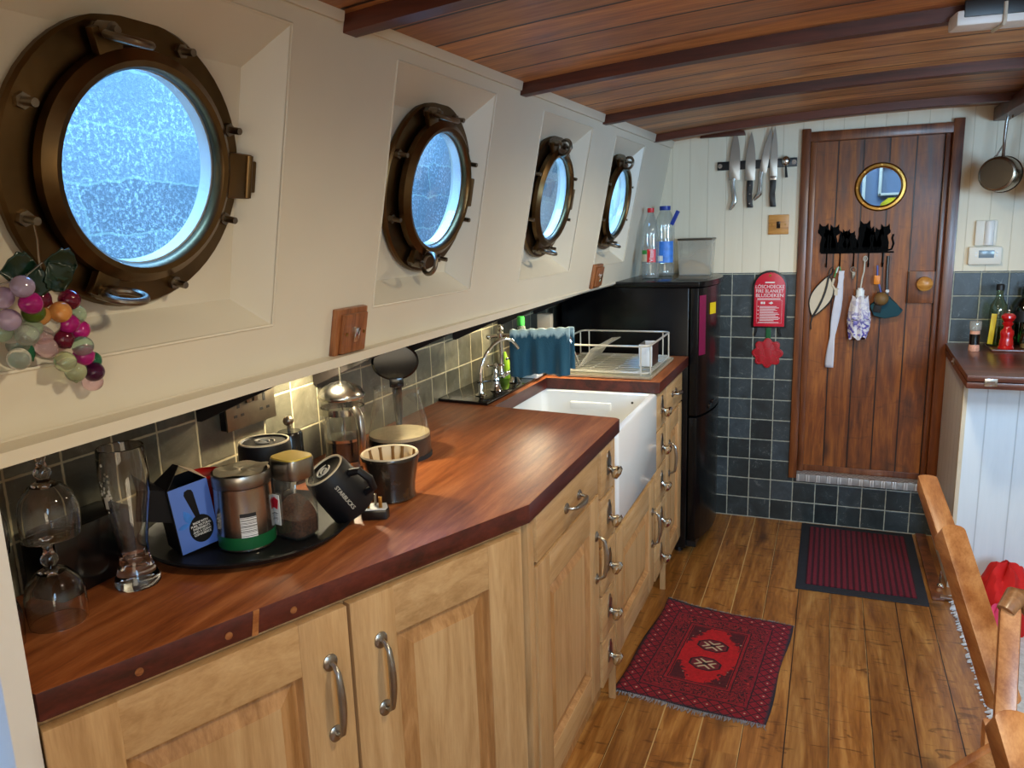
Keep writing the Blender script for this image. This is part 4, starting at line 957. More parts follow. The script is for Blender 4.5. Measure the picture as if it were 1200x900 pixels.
# belfast sink
t = thing('belfast_sink', 'deep white fireclay butler sink set between the oak drawers', 'sink', (0, 0, 0))
sx0, sx1, sy0, sy1, sz0, sz1 = -1.04, -.572, 2.188, 2.762, .580, .886
g = G(); w_ = .026
b = g.b
def rr(x0, x1, y0, y1, z, r, n=5):
    out = []
    for cx, cy, a0 in ((x1-r, y1-r, 0), (x0+r, y1-r, pi/2), (x0+r, y0+r, pi), (x1-r, y0+r, 1.5*pi)):
        for i in range(n+1): a = a0 + pi/2*i/n; out.append(b.verts.new((cx + r*cos(a), cy + r*sin(a), z)))
    return out
loops = [rr(sx0+.006, sx1-.006, sy0+.006, sy1-.006, sz0, .012), rr(sx0, sx1, sy0, sy1, sz0+.010, .015), rr(sx0, sx1, sy0, sy1, sz1-.010, .015), rr(sx0+.003, sx1-.003, sy0+.003, sy1-.003, sz1-.003, .014), rr(sx0+.010, sx1-.010, sy0+.010, sy1-.010, sz1, .012),
         rr(sx0+w_-.005, sx1-w_+.005, sy0+w_-.005, sy1-w_+.005, sz1, .020), rr(sx0+w_, sx1-w_, sy0+w_, sy1-w_, sz1-.006, .022), rr(sx0+w_+.006, sx1-w_-.006, sy0+w_+.006, sy1-w_-.006, .66, .03), rr(sx0+w_+.03, sx1-w_-.03, sy0+w_+.03, sy1-w_-.03, .635, .03)]
for A, B in zip(loops[:-1], loops[1:]):
    for i in range(len(A)): b.faces.new((A[i], A[(i+1) % len(A)], B[(i+1) % len(A)], B[i]))
b.faces.new(loops[0][::-1]); b.faces.new(loops[-1])
g.build('basin', 'ceramic', t)
g = G(); g.box(-.90, -.74, sy1 - w_ - .012, sy1 - w_ + .004, .815, .845, .006); g.build('overflow_weir', 'ceramic', t)
g = G(); g.cyl(.0045, 0, .002, T(-.66, sy1 - w_ - .0005, .850) @ RX(pi/2), 12); g.build('overflow_hole', 'black', t)
g = G(); g.lathe([(0, 0), (.03, 0), (.036, .002), (.036, .004), (.028, .004), (0, .001)], T(-.81, 2.48, .636), 24); g.build('waste', 'chrome', t)

# ------------------------------------------------------------------ fridge
t = thing('fridge_freezer', 'black fridge freezer with a curved front standing in the corner', 'fridge', (0, 0, 0))
g = G(); g.box(-1.14, -.560, 3.352, 3.905, .03, 1.225, .006); g.build('body', 'fridge', t)
def fdoor(z0, z1, nm):
    g = G(); P = [(-.554, 3.350), (-.520, 3.350)] + [(-.520 + .052*sin(pi*i/14)**.8, 3.350 + .555*i/14) for i in range(1, 14)] + [(-.520, 3.905), (-.554, 3.905)]
    g.prism(P, z1 - z0, T(0, 0, z0), .003); return g.build(nm, 'fridge', t)
dd = fdoor(.660, 1.222, 'fridge_door'); df = fdoor(.075, .650, 'freezer_door')
g = G(); P = [(-1.15, 3.346), (-.515, 3.346)] + [(-.515 + .056*sin(pi*i/14)**.8, 3.346 + .563*i/14) for i in range(1, 14)] + [(-.515, 3.908), (-1.15, 3.908)]
g.prism(P, .024, T(0, 0, 1.2265), .005); g.build('top_cover', 'fridge', t)
g = G(); g.box(-.518, -.478, 3.46, 3.54, .672, .69, .003); g.box(-.500, -.470, 3.50, 3.62, .69, .70, .002); g.build('handle', 'gloss', dd)
g = G(); g.box(-.5125, -.511, 3.40, 3.50, .93, 1.19, .0005, T(0, 0, 0)); 
g = G(); g.prism([(0, .93), (.05, .93), (.05, 1.19), (0, 1.19)], .0015, T(-.5165, 3.358, 0) @ RZ(radians(66)) @ RX(pi/2), .0004); mg = g.build('note_card', 'magenta'); tag(mg, 'narrow magenta card stuck to the fridge front edge', 'card')
g = G(); g.prism([(0, 0), (.055, 0), (.055, .050), (0, .050)], .0012, T(-.4855, 3.455, 1.10) @ RZ(radians(72)) @ RX(pi/2)); yl = g.build('sticker', 'yellow', dd)
g = G(); g.box(-.06, 0, 0, .5, 0, .03, 0, T(-.52, 3.38, .03)); g.build('kick_plate', 'black', t)
for x, y in ((-.60, 3.40), (-.60, 3.85), (-1.1, 3.4), (-1.1, 3.85)): g = G(); g.cyl(.018, 0, .031, T(x, y, 0), 14); g.build('foot', 'black', t)

FT = 1.2507
def pet(loc, prof, label, capm, liq, labz, labm, body='pet', txt=None):
    t = thing('water_bottle', label, 'bottle', loc, 0, 'water bottles on the fridge')
    g = G(); g.lathe(prof, n=36, cap1=False); g.build('bottle_body', body, t)
    g = G(); g.lathe([(labz[2], labz[0]), (labz[2], labz[1])], n=36, cap0=False, cap1=False, a0=labz[3], a1=labz[4]); lb = g.build('label', labm, t)
    r, z = prof[-1]
    g = G(); g.lathe([(r + .0015, z - .016), (r + .002, z - .014), (r + .002, z + .003), (r, z + .004), (0, z + .004)], n=24); g.build('cap', capm, t)
    return t, lb
rib_ = lambda r, z0, z1, n: [(r - (.0016 if i % 2 else 0), z0 + (z1 - z0)*i/n) for i in range(n + 1)]
tb, lb = pet((-.776, 3.575, FT), [(0, .004), (.022, 0), (.036, .004), (.040, .014)] + rib_(.040, .02, .07, 6) + [(.040, .075), (.040, .14)] + rib_(.040, .145, .19, 6) + [(.036, .225), (.026, .262), (.016, .288), (.0135, .296), (.0135, .315)],
    'clear water bottle with red cap on the fridge', 'redcap', None, (.075, .135, .0408, -1.75, -.75), 'redcap')
text('Vittel', .026, 'whitelabel', lb, RZ(radians(-73) + pi/2) @ T(0, -.0412, .105) @ RX(pi/2) @ RZ(pi/2), wrap=None)
g = G(); g.lathe([(.0406, .078), (.0406, .112)], n=16, cap0=False, cap1=False, a0=-2.6, a1=-1.78); g.build('label', 'rimcream', tb)
g = G(); g.lathe([(.0407, .112), (.0407, .130)], n=16, cap0=False, cap1=False, a0=-2.6, a1=-1.78); g.build('label', 'greencap', tb)
tb, lb = pet((-.742, 3.735, FT), [(0, .004), (.030, 0), (.042, .004), (.046, .014)] + rib_(.046, .02, .06, 4) + [(.046, .065), (.046, .165)] + rib_(.046, .17, .235, 8) + [(.042, .265), (.030, .295), (.024, .305), (.024, .325)],
    'larger clear water bottle with blue label and blue cap on the fridge', 'bluecap', None, (.065, .165, .0468, -2.6, -.4), 'bluelabel')
g = G(); g.box(-.009, .009, -.006, .006, -.030, .040, .002, T(.050, -.028, .268) @ RY(.45)); g.build('handle', 'bluecap', tb)
text('ice', .001, 'bluelabel', tb, T(0, 0, .1)) if False else None
g = G(); g.prism([(-.012, 0), (.012, 0), (.012, .026), (-.012, .026)], .0006, T(-.012, -.0468, .072) @ RX(pi/2)); g.build('barcode_label', 'whitelabel', tb)
t = thing('storage_tub', 'frosted plastic tub of cereal at the back of the fridge top', 'storage tub', (-.605, 3.822, FT))
g = G()
def tubf(x, y, z): return [(-x, -y, z), (x, -y, z), (x, y, z), (-x, y, z)]
prev = None
for k, z in ((.070, 0), (.072, .006), (.080, .165)):
    q = tubf(k, k*.85, z)
    if prev:
        for i in range(4): g.quad(prev[i], prev[(i+1) % 4], q[(i+1) % 4], q[i])
    else: g.quad(*q)
    prev = q
g.build('tub', 'tub', t)
g = G(); g.box(-.083, .083, -.070, .070, .164, .174, .005); g.build('lid', 'pandark', t)
g = G(); g.prism([(-.066, .004), (.066, .004), (.066, .030), (.02, .055), (-.03, .070), (-.066, .05)], .10, T(0, .05, 0) @ RX(pi/2), .004); g.build('cereal', 'oats', t)

# ------------------------------------------------------------------ sockets
t = thing('power_socket', 'black nickel double power socket on the splashback tiles', 'socket', mw=Matrix(((0, 0, 1, -1.219), (1, 0, 0, 1.336), (0, 1, 0, 1.130), (0, 0, 0, 1))))
g = G(); g.box(-.078, .078, -.046, .046, 0, .018, .003); g.build('back_box', 'gloss', t)
g = G(); g.box(-.080, .080, -.047, .047, .018, .023, .002); g.build('face_plate', 'stud', t)
for x in (-.042, .042):
    g = G()
    for a in ((-.004, .004, .0, .018), (-.016, -.006, -.020, -.014), (.006, .016, -.020, -.014)): g.box(x + a[0], x + a[1], a[2], a[3], .0228, .0236)
    g.build('socket_holes', 'black', t)
for x in (-.012, .012): g = G(); g.box(x - .007, x + .007, .008, .034, .022, .028, .002, RX(.08)); g.build('rocker', 'stud', t)
t = thing('milk_frother', 'black and steel hand frother with round knob under the socket', 'frother', (-1.150, 1.40, .930))
g = G(); g.lathe([(0, 0), (.028, 0), (.030, .01), (.030, .118), (.026, .124), (0, .124)], n=24); g.build('body', 'gloss', t)
g = G(); g.cyl(.004, .12, .140, n=10); g.sph(.0125, T(0, 0, .148), 16, 8); g.build('knob', 'stud', t)
g = G(); g.tube([(.0, -.030, .10), (.0, -.055, .125), (.0, -.085, .122), (0, -.10, .10)], [.006, .009, .008, .005], n=10); g.build('handle', 'pewter', t)
mesh_at('storage_box', 'gloss', (-1.150, .865, .930), lambda g: g.box(-.055, .030, -.088, .065, 0, .115, .008), 'plain black box standing behind the goblets against the tiles', 'box')

# ------------------------------------------------------------------ tray and what is on it
TX, TY = -1.03, 1.115
mesh_at('serving_tray', 'matblack', (TX, TY, .9305), lambda g: g.lathe([(0, 0), (.165, 0), (.182, .006), (.192, .020), (.196, .021), (.1965, .018), (.186, .002)] and [(0, .0), (.168, .0), (.186, .008), (.195, .020), (.198, .019), (.192, .010), (.190, .008)][:5] + [(.193, .0205), (.183, .0105), (.166, .005), (0, .005)], n=72), 'round matt black tray holding the mugs, tin and tea box', 'tray')
ZT = .9358
def mug(name, label, loc, prof, mat, rot=(0, 0, 0), handle=None, hmat=None, basez=None, logo=True, rim='rimcream', rr_=None):
    t = thing(name, label, 'mug', loc); t.rotation_euler = rot
    g = G(); g.lathe(prof, n=44); g.build('body', mat, t)
    if handle: g = G(); g.tube(handle[0], handle[1], n=10); g.build('handle', hmat or mat, t)
    if rr_:
        g = G(); r, z = rr_; g.ring([(r - .0035, z - .001), (r, z - .001), (r, z + .0018), (r - .0035, z + .0018)], n=44); g.build('foot_ring', rim, t)
    if logo:
        g = G(); r, z = rr_; k = r/.055
        for R_, a0, a1 in ((.024, .3, 3.4), (.019, 2.6, 6.0), (.012, .2, 3.0), (.008, 3.2, 6.1)):
            g.tube([(R_*k*cos(a0 + (a1 - a0)*i/10), R_*k*sin(a0 + (a1 - a0)*i/10)*.8, z - .0006) for i in range(11)], [.0006 + .0022*k*sin(pi*i/10) for i in range(11)], n=6)
        g.build('logo', 'logo', t)
    return t
# upturned mugs (mouth down, base up)
hb = [(.054, 0), (.0555, .004), (.0545, .07), (.053, .140), (.050, .1475), (.047, .149), (.044, .1465), (0, .1465)]
mug('mug', 'large upturned black mug with cream base ring behind the gold-lidded jar', (-1.072, 1.224, ZT), [(0, .002)] + [(.050, .0), (.054, 0)] + hb[1:], 'matblack', handle=([(.052, -.012, .118), (.075, -.018, .112), (.084, -.022, .085), (.078, -.020, .055), (.052, -.012, .042)], [.006, .0065, .007, .0065, .006]), hmat='rimcream', rr_=(.0505, .1485))
t = mug('mug', 'tilted upturned black mug with cream base ring and pale lettering', (-.862, 1.226, ZT + .029), [(0, .0), (.044, 0), (.046, .003), (.0455, .05), (.042, .092), (.039, .097), (.036, .095), (0, .095)], 'matblack', rot=(radians(0), radians(0), 0),
        handle=([(.0, -.045, .074), (.0, -.066, .072), (.0, -.074, .050), (.0, -.068, .028), (.0, -.044, .022)], [.007, .007, .0075, .007, .0065]), rr_=(.0395, .0965))
ax = Vector((-.31, -.43, .80)).normalized()      # mug axis, base pointing up and back
hd_ = Vector((.98, .05, .2)); hd_ = (hd_ - hd_.dot(ax)*ax).normalized(); yy = -hd_; xx = yy.cross(ax)
t.scale = (1.06, 1.06, 1.06); t.rotation_mode = 'QUATERNION'; t.rotation_quaternion = Matrix((xx, yy, ax)).transposed().to_quaternion()
text('STARBUCKS', .0105, 'logo', t, RZ(radians(-48)) @ T(0, -.0465, .048) @ RX(pi/2) @ RZ(-pi/2), wrap=None)
t = mug('mug', 'upturned dark red mug with cream handle behind the steel tin', (-1.126, 1.108, ZT), [(0, .0), (.040, 0), (.043, .003), (.043, .09), (.040, .108), (.034, .112), (.030, .109), (0, .108)], 'red',
        handle=([(.0, .040, .095), (.012, .060, .098), (.016, .068, .075), (.010, .062, .05), (0, .042, .042)], [.004, .0045, .0045, .0045, .004]), hmat='rimcream', logo=False, rr_=None)
# tin
t = thing('coffee_tin', 'steel tin with torn foil top, barcode and green band', 'tin', (-.992, 1.062, ZT))
t.scale = (1.08, 1.08, .98)
g = G(); g.lathe([(0, 0), (.046, 0), (.0482, .003), (.0478, .006), (.0478, .118), (.0482, .121)], n=44, cap1=False); g.build('body', 'steel', t)
g = G(); g.lathe([(.0481, .006), (.0481, .030)], n=44, cap0=False, cap1=False); g.build('band', 'green', t)
g = G(); g.lathe([(.0475, .121), (.0485, .123), (.0490, .142), (.0478, .146), (.0440, .146), (.0440, .142), (0, .1425)], n=44); g.build('collar', 'pewter', t)
g = G()
def foil(u, v): 
    a = 2*pi*u; r = .0455*v*(1 + .04*sin(a*3)*v); return Vector((r*cos(a), r*sin(a), .1475 + .0022*sin(a*4 + v*6) + (.006*v if 0 < a < 1.0 else 0)))
g.grid(foil, 40, 6); g.build('foil_seal', 'foil', t)
g = G(); g.lathe([(.0482, .030), (.0482, .076)], n=12, cap0=False, cap1=False, a0=radians(-58), a1=radians(-26)); g.build('barcode_label', 'barcode', t)
# instant coffee jar
t = thing('coffee_jar', 'glass jar of brown coffee granules with a gold lid', 'coffee jar', (-.926, 1.126, ZT), radians(-12))
sq = lambda g, r0, z0, r1, z1: None
def sqprof(L, n=4.0, k=40): 
    def pt(r, z, a): 
        c, s_ = cos(a), sin(a); q = (abs(c)**n + abs(s_)**n)**(-1/n); return Vector((r*q*c, r*q*s_*.86, z))
    R = []; return pt
def sqlathe(g, prof, n=4.0, k=40):
    pt = sqprof(None, n); R = [[g.b.verts.new(pt(r, z, 2*pi*i/k)) for i in range(k)] for r, z in prof]
    for A, B in zip(R[:-1], R[1:]):
        for i in range(k): g.b.faces.new((A[i], A[(i+1) % k], B[(i+1) % k], B[i]))
    g.b.faces.new(R[0][::-1]); return R
g = G(); sqlathe(g, [(.032, 0), (.036, .004), (.037, .03), (.036, .09), (.0345, .112), (.031, .118)]); g.build('jar', 'pyrex', t)
g = G(); R = sqlathe(g, [(.031, .004), (.0345, .008), (.0350, .030), (.0345, .040)])
top = g.b.verts.new((0.006, 0, .052))
for i in range(40): R[-1][i].co.z += .030*max(0, cos(2*pi*i/40 - 2.4)); g.b.faces.new((R[-1][i], R[-1][(i+1) % 40], top))
g.build('granules', 'granules', t)
g = G(); R = sqlathe(g, [(.0350, .117), (.0362, .120), (.0362, .152), (.0355, .155)]); g.b.faces.new(R[-1]); g.build('lid', 'pewter', t)
g = G(); R = sqlathe(g, [(.0345, .1552), (.034, .158)]); g.b.faces.new(R[-1]); g.build('lid_top', 'yellow', t) if False else g.build('lid_top', 'goldlid', t)
g = G(); g.box(-.030, -.004, -.0345, -.0330, .028, .088, .001); g.build('label', 'whitelabel', t)
g = G(); g.box(-.028, -.010, -.0352, -.0344, .034, .054, .0005); g.build('barcode_label', 'barcode', t)
g = G(); g.prism([(-.026, .064), (-.010, .060), (-.006, .078), (-.018, .084)], .0006, T(0, -.0345, 0) @ RX(pi/2)); g.build('mark', 'redplastic', t)
# tea box leaning, black left side, torn flap
t = thing('tea_box', 'pale blue tea carton with a dark spoon picture and torn open top', 'carton', (-1.062, .972, ZT + .002))
t.scale = (1.13, 1.13, 1.13)
# local x along face width, local z up, local -y out of the face
fx = Vector((.40, .92, 0)).normalized(); fz = Vector((.0, 0, 1)); fy = fz.cross(fx)
t.rotation_mode = 'QUATERNION'; Rb = Matrix((fx, fy, fz)).transposed(); t.rotation_quaternion = (Rb.to_quaternion() @ Euler((radians(3), radians(-7), 0)).to_quaternion())
w2, dp, hh = .063, .055, .113
g = G(); g.box(0, w2, 0, .0015, 0, hh); g.build('front_panel', 'blue', t, smooth=False)
g = G(); g.box(-.0015, 0, 0, dp, 0, hh); g.box(0, w2, dp - .0015, dp, 0, hh); g.box(w2 - .0015, w2, .0015, dp, 0, hh); g.box(0, w2, 0.0015, dp, 0, .0015); g.build('side_panels', 'matblack', t, smooth=False)
g = G(); g.quad((0, .0, hh), (w2*.50, dp*.35, hh + .028), (w2*.55, dp, hh + .02), (0, dp, hh)); g.build('left_flap', 'matblack', t, smooth=False, solid=.001)
g = G(); g.quad((w2, 0, hh), (w2*.50, dp*.35, hh + .028), (w2*.55, dp, hh + .02), (w2, dp, hh)); g.build('top_flaps', 'card', t, smooth=False, solid=.001)
g = G(); g.quad((-.001, dp*.1, hh), (-.001, dp, hh), (-.030, dp*.9, hh + .028), (-.040, dp*.1, hh + .018)); g.quad((-.001, dp*.1, hh), (-.040, dp*.1, hh + .018), (-.052, dp*.1, hh - .030), (-.002, dp*.1, hh - .055)); g.build('torn_flap', 'matblack', t, smooth=False, solid=.001)
g = G(); cx_, cz_ = .038, .034
P = [(cx_ + .0195*cos(a), cz_ + (.025 if sin(a) < 0 else .023)*sin(a)) for a in [2*pi*i/28 for i in range(28)]]
g.prism(P, .0006, RX(pi/2)); g.prism([(.033, .052), (.040, .052), (.0370, .098), (.035, .103), (.030, .105), (.024, .103), (.022, .097)], .0006, RX(pi/2)); g.build('spoon_print', 'matblack', t)
g = G()
for cx1, cz1, ang, L_ in ((.021, .058, 1.9, .015), (.012, .046, .15, .010)):
    g.prism([(cx1 + L_*cos(ang)*s - L_*.42*sin(pi*(s+1)/2)*sin(ang)*k, cz1 + L_*sin(ang)*s + L_*.42*sin(pi*(s+1)/2)*cos(ang)*k) for k, rng_ in ((1, range(0, 9)), (-1, range(8, 0, -1))) for s in [(-1 + i/4) for i in rng_]][:-1], .0005, RX(pi/2))
g.build('leaf_print', 'bluelabel', t)
for i, s_ in enumerate(['MADE WITH', 'PURE, NATURAL', 'INGREDIENTS', 'AND A CLEAN', 'CONSCIENCE']): text(s_, .0052, 'whitelabel', t, T(cx_, -.0008, cz_ + .011 - i*.0052) @ RX(pi/2), ext=.0002, bold=.0001, sx=.86)

# stoneware cup, plug
t = thing('stoneware_cup', 'dark glazed handmade cup with cream interior beside the tray', 'cup', (-.868, 1.378, .9305))
t.scale = (1.2, 1.2, 1.0)
g = G(); g.lathe([(0, .0), (.040, 0), (.0435, .004), (.042, .014), (.043, .034), (.0475, .062), (.052, .090), (.0525, .098), (.0515, .100)], n=44, cap1=False); g.build('body', 'stoneware', t)
g = G(); g.lathe([(.0522, .099), (.0505, .1025), (.0480, .1005), (.0455, .080), (.038, .04), (.030, .012), (0, .010)], n=44, cap0=False); g.build('interior', 'rimcream', t)
for a, l in ((2.0, .03), (1.6, .022), (2.5, .034), (.9, .026), (.4, .035), (3.0, .02)): g = G(); g.tube([(.0485*cos(a), .0485*sin(a), .099), (.0465*cos(a), .0465*sin(a), .092), (.0425*cos(a), .0425*sin(a), .092 - l)], [.004, .003, .0035], n=6); g.build('glaze_drip', 'cork', t)
t = thing('power_plug', 'black three pin plug lying pins up beside the stoneware cup', 'plug', (-.838, 1.262, .9305), radians(25))
t.scale = (1.15, 1.15, 1.15)
g = G(); g.prism([(-.022, -.018), (.022, -.018), (.026, -.004), (.020, .018), (-.020, .018), (-.026, -.004)], .018, bev=.003); g.build('body', 'gloss', t)
g = G(); g.prism([(-.020, -.016), (.020, -.016), (.023, -.004), (.018, .016), (-.018, .016), (-.023, -.004)], .002, T(0, 0, .018)); g.build('face', 'whitelabel', t)
for x, y, c, d_ in ((-.011, -.008, .003, .0016), (.011, -.008, .003, .0016), (0, .009, .002, .004)):
    g = G(); g.box(x - c, x + c, y - d_, y + d_, .019, .040, .0006); g.build('pin', 'brasslt' if x else 'stud', t)

# ------------------------------------------------------------------ cafetiere and carafe
t = thing('cafetiere', 'glass cafetiere with steel frame, handle and domed lid', 'cafetiere', (-1.10, 1.545, .9305))
t.scale = (1.16, 1.16, 1.16)
g = G(); g.lathe([(0, .008), (.040, .008), (.044, .012), (.0445, .150), (.046, .158)], n=44, cap1=False); g.build('beaker', 'pyrex', t)
g = G(); g.ring([(.0455, .118), (.0475, .118), (.0475, .132), (.0455, .132)], n=44); g.ring([(.0455, .004), (.0475, .004), (.0475, .018), (.0455, .018)], n=44)
for a in (1.2, 3.0): g.box(.0455, .0475, -.006, .006, .004, .13, 0, RZ(a))
g.build('frame', 'steel', t)
g = G(); g.lathe([(0, .010), (.042, .010), (.0425, .055), (0, .055)], n=32); g.build('coffee', 'coffee', t)
g = G(); g.ring([(.003, .060), (.042, .060), (.0425, .066), (.003, .068)], n=32); g.cyl(.002, .06, .228, n=8); g.build('plunger', 'steel', t)
g = G(); g.lathe([(.0485, .150), (.050, .154), (.0485, .160), (.040, .172), (.022, .182), (.005, .186), (0, .186)], n=44); g.build('lid', 'steel', t)
g = G(); g.sph(.009, T(0, 0, .234), 16, 8); g.build('knob', 'black', t)
ha = radians(-30)
g = G(); g.tube([(.047, 0, .130), (.062, 0, .134), (.078, 0, .122), (.084, 0, .09), (.082, 0, .045), (.074, 0, .020)], [.006, .009, .009, .008, .008, .006], RZ(ha) @ S(1, 1.3, 1), n=12); g.build('handle', 'pewter', t)
g = G(); g.tube([(.070, 0, .114), (.075, 0, .09), (.074, 0, .045), (.068, 0, .022)], [.004, .007, .007, .004], RZ(ha), n=10); g.build('handle_grip', 'black', t)

t = thing('coffee_carafe', 'glass carafe of black coffee with foam and its black lid flipped up', 'carafe', (-1.012, 1.660, .9305), radians(31))
t.scale = (1.32, 1.32, 1.04)
pr = [(0, .004), (.055, .004), (.060, .008), (.0615, .03), (.060, .055), (.053, .105), (.045, .150), (.043, .168), (.046, .176)]
g = G(); b = g.b; n = 56; R = []
for r, z in pr:
    if r == 0: R.append([b.verts.new((0, 0, z))]); continue
    ring_ = []
    for i in range(n):
        a = 2*pi*i/n; da_ = (a + pi/2 + pi) % (2*pi) - pi; k = math.exp(-(da_/.28)**2)*max(0, (z - .12)/.056)
        ring_.append(b.verts.new(((r + .014*k)*cos(a), (r + .014*k)*sin(a), z + (-.006*math.exp(-(da_/.16)**2) + .002*math.exp(-((abs(da_)-.4)/.2)**2))*max(0, (z-.15)/.026))))
    R.append(ring_)
for A, B in zip(R[:-1], R[1:]):
    for i in range(n):
        if len(A) == 1: b.faces.new((A[0], B[(i+1) % n], B[i]))
        else: b.faces.new((A[i], A[(i+1) % n], B[(i+1) % n], B[i]))
g.build('glass_body', 'pyrex', t)
g = G(); g.lathe([(0, .006), (.054, .006), (.059, .010), (.0605, .03), (.0598, .052), (0, .052)], n=44); g.build('coffee', 'coffee', t)
g = G(); g.lathe([(0, .0525), (.0592, .0525), (.0588, .060), (.050, .059), (0, .060)], n=44); g.build('foam', 'foam', t)
g = G(); g.ring([(.056, 0), (.062, 0), (.0625, .008), (.056, .009)], n=44); g.build('base_ring', 'rubber', t)
lt = T(0, .044, .180) @ RX(radians(8))
g = G(); g.lathe([(0, -.006), (.044, -.006), (.0465, -.003), (.0465, .005), (.042, .009), (0, .011)], lt @ T(0, .008, .048) @ RX(pi/2 - .15), 40); g.build('lid', 'gloss', t)
g = G(); g.box(-.014, .014, -.012, .020, -.014, .012, .004, T(0, .046, .178)); g.build('lid_hinge', 'gloss', t)
g = G(); g.tube([(0, .052, .176), (0, .078, .172), (0, .096, .140), (0, .100, .09), (0, .090, .05)], [.008, .010, .010, .009, .006], n=12); g.build('handle', 'gloss', t)

# ------------------------------------------------------------------ drinking glasses
def glass_obj(name, label, loc, outer, inner, rotx=0.0, group=None):
    g = G(); g.lathe(outer + inner, n=48); o = g.build(name, 'eglass', loc=loc); return tag(o, label, 'glass', group)
# upturned goblet profile: rim at z=0, foot at top
go = [(.0405, 0), (.0425, .020), (.0420, .045), (.036, .066), (.022, .082), (.010, .088), (.0085, .092), (.012, .098), (.012, .104), (.008, .110), (.0062, .120), (.010, .128), (.030, .1325), (.033, .1345), (.033, .136), (0, .1375)]
gi = [(0, .080), (.018, .0785), (.033, .064), (.0395, .045), (.0403, .020), (.0388, 0)]
def goblet(label, loc, k=1.0, grp='stacked goblets'):
    g = G(); P = [(r*k, z*k) for r, z in reversed(go)]; P2 = [(r*k, z*k) for r, z in reversed(gi)]
    prof = [(r*k, z*k) for r, z in gi] + [(r*k, z*k) for r, z in go]
    g.lathe(prof, n=44); o = g.build('goblet', 'eglass', loc=loc); return tag(o, label, 'goblet', grp)
goblet('upturned goblet standing on the worktop left of the tall beer glass', (-1.075, .735, .9305))
goblet('upturned goblet balanced on the foot of another, left of the beer glass', (-1.068, .740, .9305 + .1378), .98)
goblet('upturned goblet on the worktop at the edge of the white bulkhead', (-1.092, .644, .9305))
goblet('upturned goblet on top of the stack beside the white bulkhead', (-1.094, .645, .9305 + .1378), .98)
goblet('upturned goblet at the back of the worktop near the black box', (-1.180, .690, .9305))
goblet('upper upturned goblet at the back near the black box', (-1.178, .691, .9305 + .1378), .98)
bo = [(0, 0), (.034, 0), (.0365, .004), (.036, .012), (.029, .028), (.0235, .048), (.0235, .075), (.029, .115), (.0365, .160), (.0385, .195), (.0370, .232), (.0362, .240), (.0350, .241)]
bi = [(.0340, .238), (.0365, .195), (.0345, .160), (.0268, .115), (.0210, .075), (.0208, .050), (.014, .036), (0, .030)]
glass_obj('beer_glass', 'tall curved wheat beer glass with etched crest left of the tea box', (-1.062, .872, .9305), bo, bi)
g = G()
for k in range(26):
    a = random.uniform(-1.9, -1.25); z = random.gauss(.175, .016); g.sph(random.uniform(.0015, .0034), RZ(a) @ T(.0374, 0, z) @ S(.25, 1, 1), 7, 4)
g.lathe([(.0366, .145), (.0381, .165)], n=6, a0=-1.7, a1=-1.5, cap0=False, cap1=False)
e_ = g.build('etched_crest', 'logo', bpy.data.objects['beer_glass'])

# ------------------------------------------------------------------ taps
zs = .9408
t = thing('mixer_tap', 'chrome bridge mixer tap with cross handles and tall spout', 'tap', (0, 0, 0))
def crosshandle(x, y, z0):
    g = G(); g.lathe([(0, 0), (.021, 0), (.022, .003), (.017, .012), (.012, .028), (.011, .034), (.015, .040), (.013, .052), (.009, .060), (.007, .080)], T(x, y, z0), 24); g.lathe([(.007, .080), (.010, .084), (.010, .094), (.005, .100), (0, .101)], T(x, y, z0), 18)
    g.build('valve_body', 'chrome', t)
    g = G()
    for k in range(2):
        a = .5 + k*pi/2; d = Vector((cos(a), sin(a), 0)); p = Vector((x, y, z0 + .090)); g.tube([p - d*.026, p + d*.026], .0035, n=8)
        for s in (-1, 1): g.sph(.0058, Matrix.Translation(p + d*.027*s), 12, 6)
    g.build('cross_handle', 'chrome', t)
crosshandle(-1.072, 2.425, zs); crosshandle(-1.062, 2.575, zs)
g = G(); g.tube([(-1.072, 2.425, zs + .046), (-1.080, 2.47, zs + .040), (-1.080, 2.53, zs + .040), (-1.062, 2.575, zs + .046)], .0085, n=12)
g.lathe([(.011, .030), (.014, .040), (.011, .052), (.0085, .06), (.0085, .165), (.012, .170), (.012, .195), (.008, .200), (.010, .208), (.006, .216), (.008, .222), (0, .226)], T(-1.082, 2.50, zs), 20); g.build('bridge', 'chrome', t)
g = G(); g.tube([(-1.082, 2.50, zs + .184), (-1.0, 2.515, zs + .186), (-.86, 2.54, zs + .186), (-.838, 2.545, zs + .176), (-.834, 2.546, zs + .160)], .0075, n=12); g.build('spout', 'chrome', t)
g = G(); g.tube([(-1.082, 2.50, zs + .184), (-1.100, 2.49, zs + .184), (-1.118, 2.480, zs + .182)], [.006, .007, .008], n=10); g.sph(.009, T(-1.12, 2.478, zs + .182), 12, 6); g.build('lever', 'chrome', t)
t = thing('filter_tap', 'slim swan neck tap in front of the mixer tap', 'tap', (0, 0, 0))
p0 = Vector((-1.090, 2.335, zs))
g = G(); g.lathe([(0, 0), (.019, 0), (.020, .003), (.012, .008), (.009, .018), (.009, .045), (.006, .050), (0, .05)], Matrix.Translation(p0), 20); g.build('base', 'chrome', t)
g = G(); g.box(-.040, .012, -.006, .006, .044, .050, .002, Matrix.Translation(p0) @ RZ(-2.2)); g.build('lever', 'gloss', t)
g = G(); dv = Vector((.62, .78, 0)).normalized(); Q = [(0, .045), (.0, .075), (.006, .105), (.024, .140), (.052, .170), (.078, .184), (.104, .187), (.126, .178), (.142, .162), (.152, .148)]
g.tube([p0 + dv*a + Vector((0, 0, b_2)) for a, b_2 in Q], .0062, n=12); g.build('swan_neck', 'chrome', t)
